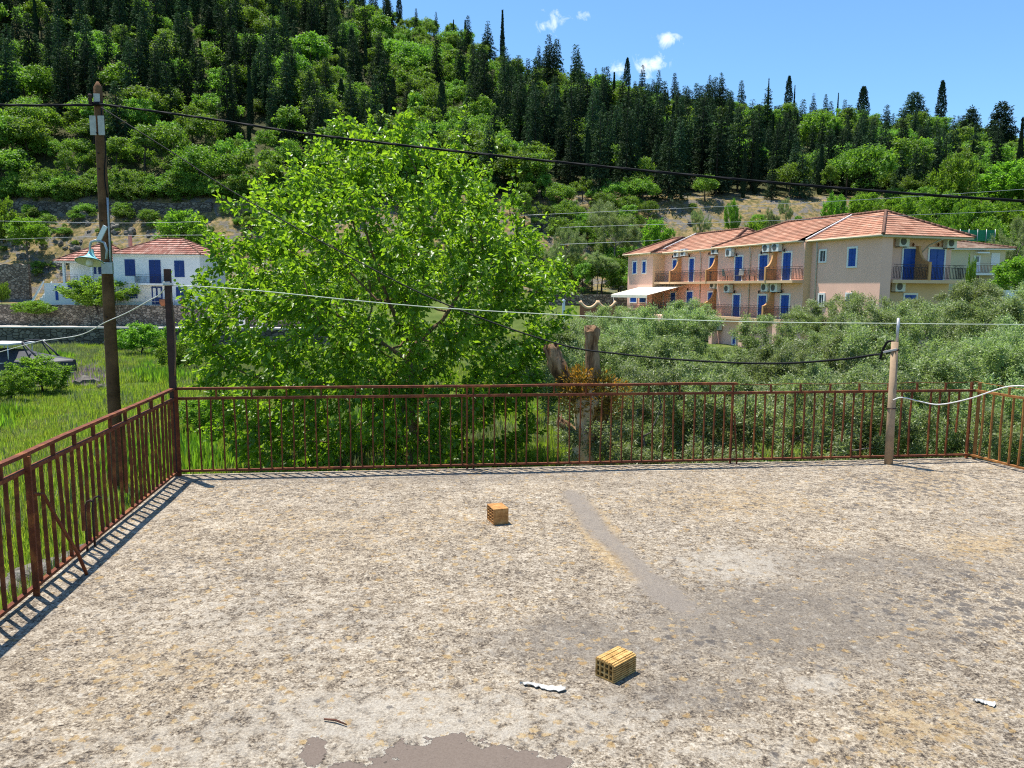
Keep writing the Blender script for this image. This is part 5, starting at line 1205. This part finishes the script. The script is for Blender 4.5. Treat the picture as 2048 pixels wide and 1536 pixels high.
for px, py, x in ((1348, 513, 0), (1382, 511, 0), (1421, 507, 0), (1476, 509, -P3), (1526, 505, -P3), (1572, 500, -P3), (1378, 578, 0), (1357, 578, 0), (1472, 583, -P3), (1521, 583, -P3), (1567, 582, -P3)):
    u, z = HF(px, py, x); MB().lathe([(0, -.16), (.05, -.14), (.075, .02), (.02, .09), (0, .12)], (x - .16, u, z), 8).bar((x - .16, u, z + .1), (x - .002, u, z + .1), .025, .025).build('wall_lamp', M['iron'], hotel)
for px, py in ((1823, 489), (1873, 489)):
    u, z = HE(px, py, REC); MB().lathe([(0, -.16), (.05, -.14), (.075, .02), (.02, .09), (0, .12)], (u, REC - .16, z), 8).bar((u, REC - .16, z + .1), (u, REC - .002, z + .1), .025, .025).build('wall_lamp', M['rust'], hotel)
def pipe_f(px, x):
    u, _ = HF(px, 520, x); MB().tube([(x - OV + .02, u - .3, ZE - .15), (x - .07, u, ZE - .75), (x - .06, u, Z0)], .045, 8).build('drainpipe', M['plate'], hotel)
pipe_f(1635, 0); pipe_f(1502, -P3); pipe_f(1403, 0)
u = HE(1852, 470, REC)[0]; MB().tube([(u, -.3, ZE - .14), (u, REC - .3, ZE - .5), (u - .35, REC - .07, ZE - 1.0)], .04, 8).build('drainpipe', M['plate'], hotel)
for (a, b, xx) in ((-OV, y43 + .2, -OV), (y43 + .25, y32 + OV, -P3 - OV), (y32 + OV, y21 - .3, -OV), (y21 - .3, yEnd + OV, -P1 - OV)):
    MB().tube([(xx - .05, a, ZE - .03), (xx - .05, b, ZE - .03)], .07, 8).build('gutter', M['cream'], hotel)
# awning over the terrace
a0, za = HF(1376, 569, 0); a1, zb_ = HF(1310, 570, 0)
m_ = MB(); y0_, y1_ = min(a0, a1), max(a0, a1) + 1.2; xo = -4.3; zl = za - 1.0
m_.add([(-.05, y0_, za), (-.05, y1_, za), (xo, y1_, zl), (xo, y0_, zl), (-.05, y0_, za - .03), (-.05, y1_, za - .03), (xo, y1_, zl - .03), (xo, y0_, zl - .03)], [(0, 1, 2, 3), (7, 6, 5, 4), (0, 4, 5, 1), (1, 5, 6, 2), (2, 6, 7, 3), (3, 7, 4, 0)])
for i in range(24):
    yy = y0_ + (y1_ - y0_) * i / 24; yw = (y1_ - y0_) / 24; m_.box(xo - .02, xo, yy + .01, yy + yw - .01, zl - .28, zl - .031)
aw = m_.build('awning', M['awning'], hotel)
for yy in (y0_ + .3, y1_ - .3): MB().tube([(xo + .1, yy, zl - .05), (xo + .1, yy, ZB - 3.1)], .03, 8).build('awning_post', M['white_trim'], aw)
m_ = MB(); dt = MB().box(-4.7, -1.905, y32 + 2, y21 + 3.2, Z0, ZB - 3.02).build('dining_terrace', M['pink'], hotel); rail_run(m_, (-4.6, y32 + 2), (-4.6, y21 + 3), ZB - 3.0, .95, .16, False); m_.build('railing', M['iron'], dt)
# balcony furniture
def to_world(l): return HC + hx * l[0] + hy * l[1] + np.array([0, 0, l[2]])
def patio_chair(l, rz, label):
    r_ = empty('patio_chair', to_world(l), HANG + rz, label, 'chair'); 
    MB().box(-.24, .24, -.24, .24, .42, .46).build('seat', M['plate'], r_); MB().add([(-.24, .24, .46), (.24, .24, .46), (.24, .34, .98), (-.24, .34, .98), (-.24, .27, .46), (.24, .27, .46), (.24, .37, .98), (-.24, .37, .98)], [(0, 1, 2, 3), (7, 6, 5, 4), (0, 4, 5, 1), (1, 5, 6, 2), (2, 6, 7, 3), (3, 7, 4, 0)]).build('backrest', M['plate'], r_)
    for sx_ in (-1, 1):
        for sy_ in (-1, 1): MB().tube([(sx_ * .22, sy_ * .22, 0), (sx_ * .21, sy_ * .21, .42)], .018, 6).build('leg', M['iron'], r_)
yc = HF(1471, 560, -P3 - .5)[0]
patio_chair((-P3 - .5, yc + 1.3, ZB), R(80), 'pale patio chair on the upper balcony left of the middle blue door'); patio_chair((-P3 - .5, yc - .5, ZB), R(-70), 'pale patio chair on the upper balcony touching the middle blue door'); patio_chair((-P3 - .5, HF(1504, 560, -P3 - .5)[0], ZB), R(60), 'pale patio chair on the upper balcony beside the curved divider')

# ------------------------------------------------------------------ beige house behind, netting, scalloped wall
BD = 76.0
def at(px, py, d=BD): return D(px, py, d)
b0 = at(1900, 560); b0[2] = 0
bh = empty('beige_house', (0, 0, 0), 0, 'beige two storey house with outside stair seen past the hotel end', 'house')
xa, xb = at(1890, 500)[0], at(2012, 500)[0]; ze = at(1960, 500)[2]; zf = at(1960, 547)[2]; zg = at(1960, 592)[2]
MB().box(xa, xb, BD, BD + 8, zg - 1.5, ze).build('wall', M['cream'], bh)
hip_roof(bh, xa - .4, xb + .6, BD - .7, BD + 8.5, ze + .12, at(1940, 478)[2] - ze, 3.2, 4.0, M['tile_pale'], axis='x', under=M['white_trim'])
sl = MB().box(at(1930, 545)[0], at(1986, 545)[0], BD - 1.2, BD - .003, zf - .18, zf).build('balcony', M['white_trim'], bh)
m_ = MB(); rail_run(m_, (at(1930, 545)[0] + .05, BD - 1.15), (at(1986, 545)[0], BD - 1.15), zf, .9, .14, False); m_.build('railing', M['rust'], sl)
def bwin(px0, px1, py0, py1, nm, mt, bars=None):
    o = MB().box(at(px0, py0)[0], at(px1, py0)[0], BD - .05, BD - .003, at(px0, py1)[2], at(px0, py0)[2]).build(nm, mt, bh); return o
d_ = bwin(1948, 1961, 511, 544, 'door', M['white_trim']); MB().box(at(1951, 520)[0], at(1957, 520)[0], BD - .07, BD - .052, at(1955, 524)[2], at(1955, 513)[2]).build('pane', M['glass'], d_)
bwin(1983, 2000, 506, 530, 'shutter', M['acwhite']); w_ = bwin(1950, 1960, 549, 564, 'window', M['white_trim']); MB().box(at(1952, 550)[0], at(1958, 550)[0], BD - .07, BD - .052, at(1955, 563)[2], at(1955, 550)[2]).build('pane', M['glass'], w_)
MB().box(at(1949, 506)[0], at(1972, 506)[0], BD - .6, BD - .004, at(1950, 507)[2], at(1950, 504.5)[2]).build('canopy', M['white_trim'], bh)
xs0, xs1 = at(1976, 545)[0], at(2012, 575)[0]
MB().prism([(xs0, zf - .02), (xs0, zf - .6), (xs1, zg - .5), (xs1 + .4, zg)], 'y', BD - 2.4, BD - 1.3).build('stair', M['cream'], bh)
WD = 60.0
gw = MB().box(D(1955, 585, WD)[0], D(2060, 585, WD)[0], WD, WD + .3, D(1990, 640, WD)[2], D(1990, 580, WD)[2]).build('garden_wall', M['white']); tag(gw, 'low whitewashed garden wall in front of the beige house', 'wall')
nx0, nx1 = D(1920, 465, 90)[0], D(1990, 465, 90)[0]; zt0, zt1 = D(1950, 482, 90)[2], D(1950, 460, 90)[2]
nf = empty('netting_fence', (0, 0, 0), 0, 'green netting fence on the slope above the beige house', 'fence')
MB().box(nx0, nx1, 90, 90.03, zt0, zt1).build('net', M['netting'], nf)
for i in range(5): MB().tube([(nx0 + (nx1 - nx0) * i / 4, 89.96, zt0 - .8), (nx0 + (nx1 - nx0) * i / 4, 89.96, zt1 + .1)], .035, 6).build('post', M['galv'], nf)
def scallop(px0, px1, d, zt_, label):
    x0, x1 = D(px0, 605, d)[0], D(px1, 605, d)[0]; n = 2; wv = (x1 - x0) / n; pts = [(x0, -3.5)]; top = []
    for i in range(n):
        for a in np.linspace(0, 1, 13): top.append((x0 + wv * (i + a), zt_ - .55 * math.sin(math.pi * a) ** .7))
    o = empty('scalloped_wall', (0, 0, 0), 0, label, 'wall')
    MB().prism([(x0, -3.5)] + top + [(x1, -3.5)], 'y', d, d + .2).build('wall_body', M['terracotta'], o)
    MB().tube([(x, d + .1, z + .03) for x, z in top], .13, 6).build('coping', M['peach'], o)
scallop(1160, 1232, 62, D(1190, 603, 62)[2], 'terracotta wall with scalloped cream top left of the hotel')
x0, x1 = D(1090, 600, 86)[0], D(1262, 600, 86)[0]
tag(MB().box(x0, x1, 86, 86.6, -3, D(1180, 589, 86)[2]).build('stone_wall', M['stone']), 'grey stone wall left of the hotel awning', 'stone wall')
p = D(1127, 625, 45); gp_ = MB().box(p[0] - .08, p[0] + .08, p[1] - .08, p[1] + .08, -3, D(1127, 603, 45)[2]).lathe([(.10, 0), (.12, .05), (.0, .16)], (p[0], p[1], D(1127, 603, 45)[2] + .001), 10).build('marker_post', M['white_trim']); tag(gp_, 'small white post at the edge of the mulberry crown', 'post')

# ------------------------------------------------------------------ white house and road on the left
VD = 86.0
def av(px, py, d=VD): return D(px, py, d)
wh = empty('white_house', (av(315, 611)[0], VD, 0.0), 0, 'white two storey house with blue shutters above the stone wall', 'house')
W0 = np.array(wh.location)
def lx(px, d=VD): return float(av(px, 560, d)[0] - W0[0])
def lz(py, px=315, d=VD): return float(av(px, py, d)[2])
zev, zfl = lz(511), lz(567); zgr = lz(612)
MB().box(lx(228), lx(401), 0, 7.5, zgr - .9, zev).build('wall', M['white'], wh)
RHH = lz(474) - zev - .1
hip_roof(wh, lx(228) - .25, lx(401) + .25, -.35, 7.9, zev + .1, RHH, 4.0, 3.6, M['tile_red'], axis='x', under=M['white_trim'])
# annex with porch, set back
ad = 1.6
MB().box(lx(108), lx(229) - .004, ad + 1.6, 7.4, zgr - .5, lz(524) - .01).build('annex_wall', M['white'], wh)
MB().box(lx(70), lx(229) - .004, ad, ad + 1.595, zgr - .5, zfl - .02).build('annex_wall', M['white'], wh)
for px in (109, 166): MB().box(lx(px), lx(px + 4), ad + .02, ad + .35, zfl - .019, lz(524) - .02).build('pillar', M['white'], wh)
hip_roof(wh, lx(96), lx(229) - .01, ad - .5, 7.6, lz(523), lz(486) - lz(523), 3.6, 2.5, M['tile_red'], axis='x', under=M['white_trim'])
m_ = MB(); rail_run(m_, (lx(98), ad + .05), (lx(140), ad + .05), zfl - .02, .95, .16, False); m_.build('porch_railing', M['iron'], wh)
def hw(px0, px1, py0, py1, nm='shutter', o=0.0, mt='darkblue'):
    r_ = MB(); a, b, z0, z1 = lx(px0), lx(px1), lz(py1), lz(py0)
    for k_ in range(2):
        u0, u1 = a + (b - a) * k_ / 2 + .015, a + (b - a) * (k_ + 1) / 2 - .015; r_.box(u0, u1, o - .05, o - .003, z0, z1)
        n = int((z1 - z0) / .14)
        for j in range(n): r_.box(u0 + .07, u1 - .07, o - .065, o - .051, z0 + .06 + j * .14, z0 + .15 + j * .14)
    return r_.build(nm, M[mt], wh)
hw(251, 272, 519, 552, 'window_shutter'); hw(350, 370, 521, 554, 'window_shutter'); hw(299.5, 323, 520, 567, 'balcony_door'); hw(351, 371, 574, 597, 'window_shutter'); hw(256, 274, 577, 597, 'window_shutter')
hw(151, 163, 529, 548, 'window_shutter', ad + 1.6); hw(167, 175, 529, 548, 'window_shutter', ad + 1.6); hw(92, 98, 573, 602, 'side_door', ad, 'blue'); hw(118, 130, 568, 585, 'window_shutter', ad)
dr = hw(302, 324, 573, 609, 'front_door')
for a, b in ((305.5, 311), (315, 320.5)):
    MB().box(lx(a), lx(b), -.085, -.068, lz(595), lz(576)).build('pane', M['acwhite'], dr)
bl = MB().box(lx(278), lx(338), -1.1, -.004, zfl - .16, zfl).build('balcony', M['white'], wh)
m_ = MB(); rail_run(m_, (lx(279), -1.05), (lx(337), -1.05), zfl, .95, .13, False); rail_run(m_, (lx(279), -1.02), (lx(279), -.05), zfl, .95, .13, False); m_.build('railing', M['iron'], bl)
m_ = MB(); 
for i in range(9):
    m_.box(lx(96) - .35 * (i + 1) - .02, lx(96) - .35 * i - .02, ad + .1, ad + 1.4, zgr - .4, zfl - .3 * (i + .5))
m_.build('stairs', M['white'], wh)
for yy in (ad - .12, ad + 1.45): MB().add([(lx(70), yy, zfl + .25), (lx(70), yy + .12, zfl + .25), (lx(42), yy + .12, zgr + .4), (lx(42), yy, zgr + .4), (lx(70), yy, zfl - .05), (lx(70), yy + .12, zfl - .05), (lx(42), yy + .12, zgr), (lx(42), yy, zgr)], [(0, 1, 2, 3), (7, 6, 5, 4), (0, 4, 5, 1), (1, 5, 6, 2), (2, 6, 7, 3), (3, 7, 4, 0)]).build('stair_parapet', M['white_trim'], wh)
MB().box(lx(234), lx(238), 3, 3.5, lz(508), lz(466)).build('chimney', M['tile_red'], wh)
for px, lab in ((326, 'terracotta pot beside the blue front door of the white house'), (368, 'terracotta pot at the right window of the white house')):
    c = av(px, 600, VD - 1.0); tag(MB().lathe([(0, 0), (.25, 0), (.38, .3), (.40, .62), (.34, .75), (.30, .72), (0, .68)], (c[0], c[1], -.2), 14).build('flower_pot', M['terracotta']), lab, 'flower pot')
fnc = empty('house_fence', (0, 0, 0), 0, 'thin iron fence on the stone wall before the white house', 'fence')
fx0, fx1 = D(150, 600, 84.6)[0], D(440, 600, 84.6)[0]
for z_ in (.25, .75): MB().tube([(fx0, 85.2, z_), (fx1, 85.2, z_)], .02, 6).build('rail', M['galv'], fnc)
for i in range(16): x = fx0 + (fx1 - fx0) * i / 15; MB().tube([(x, 85.2, -.3), (x, 85.2, .78)], .022, 6).build('post', M['galv'], fnc)
# walls, road
def wallbox(px0, px1, d, th, z0, z1, mt, label, jag=0.0):
    x0, x1 = D(px0, 600, d)[0], D(px1, 600, d)[0]; n = 40; V, Fs = [], []
    for i in range(n + 1):
        x = x0 + (x1 - x0) * i / n; j = random.uniform(-jag, jag)
        V += [(x, d, z0), (x, d + random.uniform(-.02, .02), z1 + j), (x, d + th, z1 + j), (x, d + th, z0)]
    for i in range(n):
        a = 4 * i; Fs += [(a, a + 4, a + 5, a + 1), (a + 1, a + 5, a + 6, a + 2), (a + 2, a + 6, a + 7, a + 3)]
    Fs += [(0, 1, 2, 3), (4 * n + 3, 4 * n + 2, 4 * n + 1, 4 * n)]
    o = MB().add(V, Fs).build('stone_wall', mt); return tag(o, label, 'stone wall')
wallbox(-500, 700, 85.0, .5, -2.7, -.18, M['stone'], 'long stone retaining wall under the white house', .05)
wallbox(-500, 760, 76.9, .5, -4.8, -2.31, M['stonedark'], 'dark retaining wall holding the road above the field', .03)
wallbox(-300, 430, 113.7, .8, 11.0, float(D(200, 404, 113.7)[2]), M['stonedark'], 'old terrace wall at the foot of the wooded hillside', .2)
wallbox(-300, 60, 97.0, .5, -.5, float(D(30, 528, 97)[2]), M['stone'], 'stone wall behind the white stairs', .1)
wallbox(1060, 1190, 108, .6, 6.0, float(D(1120, 432, 108)[2]), M['stonedark'], 'dark stone terrace wall among the trees above the scalloped wall', .15)
x0, x1 = D(-500, 650, 80)[0], D(800, 650, 80)[0]
tag(MB().box(x0, x1, 77.45, 84.95, -2.7, -2.45).build('road', M['road']), kind='structure')
tag(MB().box(x0, x1, 76.8, 77.6, -2.30, -2.16).build('road_kerb', M['road']), kind='structure')
for px, lab in ((484, 'white gate pillar by the road, the left of two'), (521, 'white gate pillar by the road, the right of two')):
    q = D(px, 640, 80.0); h_ = D(px, 610 if px < 500 else 622, 80)[2]; tag(MB().box(q[0] - .25, q[0] + .25, 79.8, 80.2, -2.45, h_).box(q[0] - .32, q[0] + .32, 79.72, 80.28, h_ + .001, h_ + .12).build('gate_pillar', M['white']), lab, 'pillar')
# ------------------------------------------------------------------ boat in the field
bo = D(20, 720, 44.0); bo[2] = float(terr(bo[0], 44))
bo[2] -= .45
boat = empty('boat', bo, R(-8), 'motor boat with dark cover, arch and white canopy parked in the field', 'boat')
secs = [(-4.4, .95, .35, 1.25), (-2.5, 1.05, .2, 1.25), (0, 1.1, .15, 1.28), (2, .95, .2, 1.32), (3.2, .6, .35, 1.36), (4.0, .12, .7, 1.38)]
V, Fs = [], []
for x, hw_, zk, zs in secs: V += [(x, -hw_, zs), (x, -hw_ * .85, zk + .35), (x, 0, zk), (x, hw_ * .85, zk + .35), (x, hw_, zs)]
for i in range(len(secs) - 1):
    for j in range(4): a = 5 * i + j; Fs.append((a, a + 5, a + 6, a + 1))
Fs += [(4, 3, 2, 1, 0), tuple(5 * 5 + j for j in range(5))]
MB().add(V, Fs).build('hull', M['boatwhite'], boat)
V, Fs = [], []; cs_ = [(-4.45, .98, 1.3), (-2.6, 1.08, 1.75), (-.6, 1.13, 2.0), (.6, 1.1, 1.95), (2, 1.0, 1.7), (3.2, .64, 1.55), (4.05, .15, 1.45)]
for x, hw_, zt_ in cs_: V += [(x, -hw_ * .97 - .03, .80), (x, -hw_ * .95, 1.36), (x, -hw_ * .4, zt_), (x, hw_ * .4, zt_), (x, hw_ * .95, 1.36), (x, hw_ * .97 + .03, .80)]
for i in range(len(cs_) - 1):
    for j in range(5): a = 6 * i + j; Fs.append((a, a + 6, a + 7, a + 1))
Fs += [tuple(range(6)), tuple(36 + j for j in reversed(range(6)))]
MB().add(V, Fs).build('cover', M['boatcover'], boat)
m_ = MB()
for yy in (-1, 1): m_.tube([(2.5, yy * .8, 1.5), (2.1, yy * .8, 1.9), (1.5, yy * .75, 2.45)], .05, 8); m_.tube([(2.0, yy * .85, 1.5), (1.75, yy * .8, 1.9), (1.45, yy * .75, 2.38)], .04, 8)
m_.tube([(1.5, -.75, 2.45), (1.45, 0, 2.5), (1.5, .75, 2.45)], .05, 8); m_.build('tower_arch', M['boatcover'], boat)
can = MB().box(-1.3, .85, -1.0, 1.0, 2.25, 2.36).build('canopy', M['boatwhite'], boat, .03)
for xx in (-1.1, .7):
    for yy in (-.9, .9): MB().tube([(xx, yy, 1.3), (xx, yy, 2.25)], .03, 6).build('canopy_post', M['boatwhite'], boat)
MB().box(-3.0, 2.0, -.5, .5, .0, .3).build('trailer', M['iron'], boat)
# ------------------------------------------------------------------ rocks on the slopes and in the field
def rock_mesh(i):
    import bmesh
    bm = bmesh.new(); bmesh.ops.create_icosphere(bm, subdivisions=3, radius=1)
    for v_ in bm.verts:
        c_ = v_.co; k = 1 + .28 * math.sin(c_.x * 3.1 + i) * math.cos(c_.y * 2.7 - i) + .18 * math.sin(c_.z * 5 + c_.x * 4 + i * 2) + random.uniform(-.05, .05)
        v_.co = Vector((round(c_.x * k * 3) / 3 * .5 + c_.x * k * .5, c_.y * k, round(c_.z * k * 2.5) / 2.5 * .45 + c_.z * k * .4))
    me = bpy.data.meshes.new('rock'); bm.to_mesh(me); bm.free(); me.materials.append(M['rock']); return me
RM = [rock_mesh(i) for i in range(4)]
for i in range(150):
    px = rng.uniform(-40, 430) if i < 110 else rng.uniform(1270, 1720); d = rng.uniform(99.5, 114); x = (px - CX) / F * d
    s = rng.uniform(.2, .5) if rng.random() < .85 else rng.uniform(.5, .9)
    if i >= 110: s *= .55
    o = link('rock', RM[i % 4]); o.location = (x, d, float(terr(x, d)) - .1 * s); o.scale = (s * rng.uniform(.8, 1.5), s, s * rng.uniform(.8, 1.5)); o.rotation_euler = (rng.normal() * .2, rng.normal() * .2, rng.random() * 6)
    tag(o, 'grey limestone rock on the dry grass slope above the white house' if i < 110 else 'grey limestone rock on the dry grass slope above the hotel', 'rock', 'rocks above the white house' if i < 110 else 'rocks above the hotel')
for px, py, s, lab in ((172, 762, .55, 'pale boulder in the grass beside the round bush'), (205, 770, .25, 'small pale stone right of the boulder by the round bush'), (20, 1180, .35, 'pale stone at the foot of the terrace, furthest left'), (75, 1155, .4, 'larger pale stone at the foot of the terrace'), (150, 1120, .3, 'pale stone at the foot of the terrace behind the balusters')):
    q = P(px, py, -2.95); q[2] = float(terr(q[0], q[1])) + .05; o = link('rock', RM[int(px) % 4]); o.location = q; o.scale = (s, s, s * .8); o.rotation_euler = (0, 0, px); tag(o, lab, 'rock')
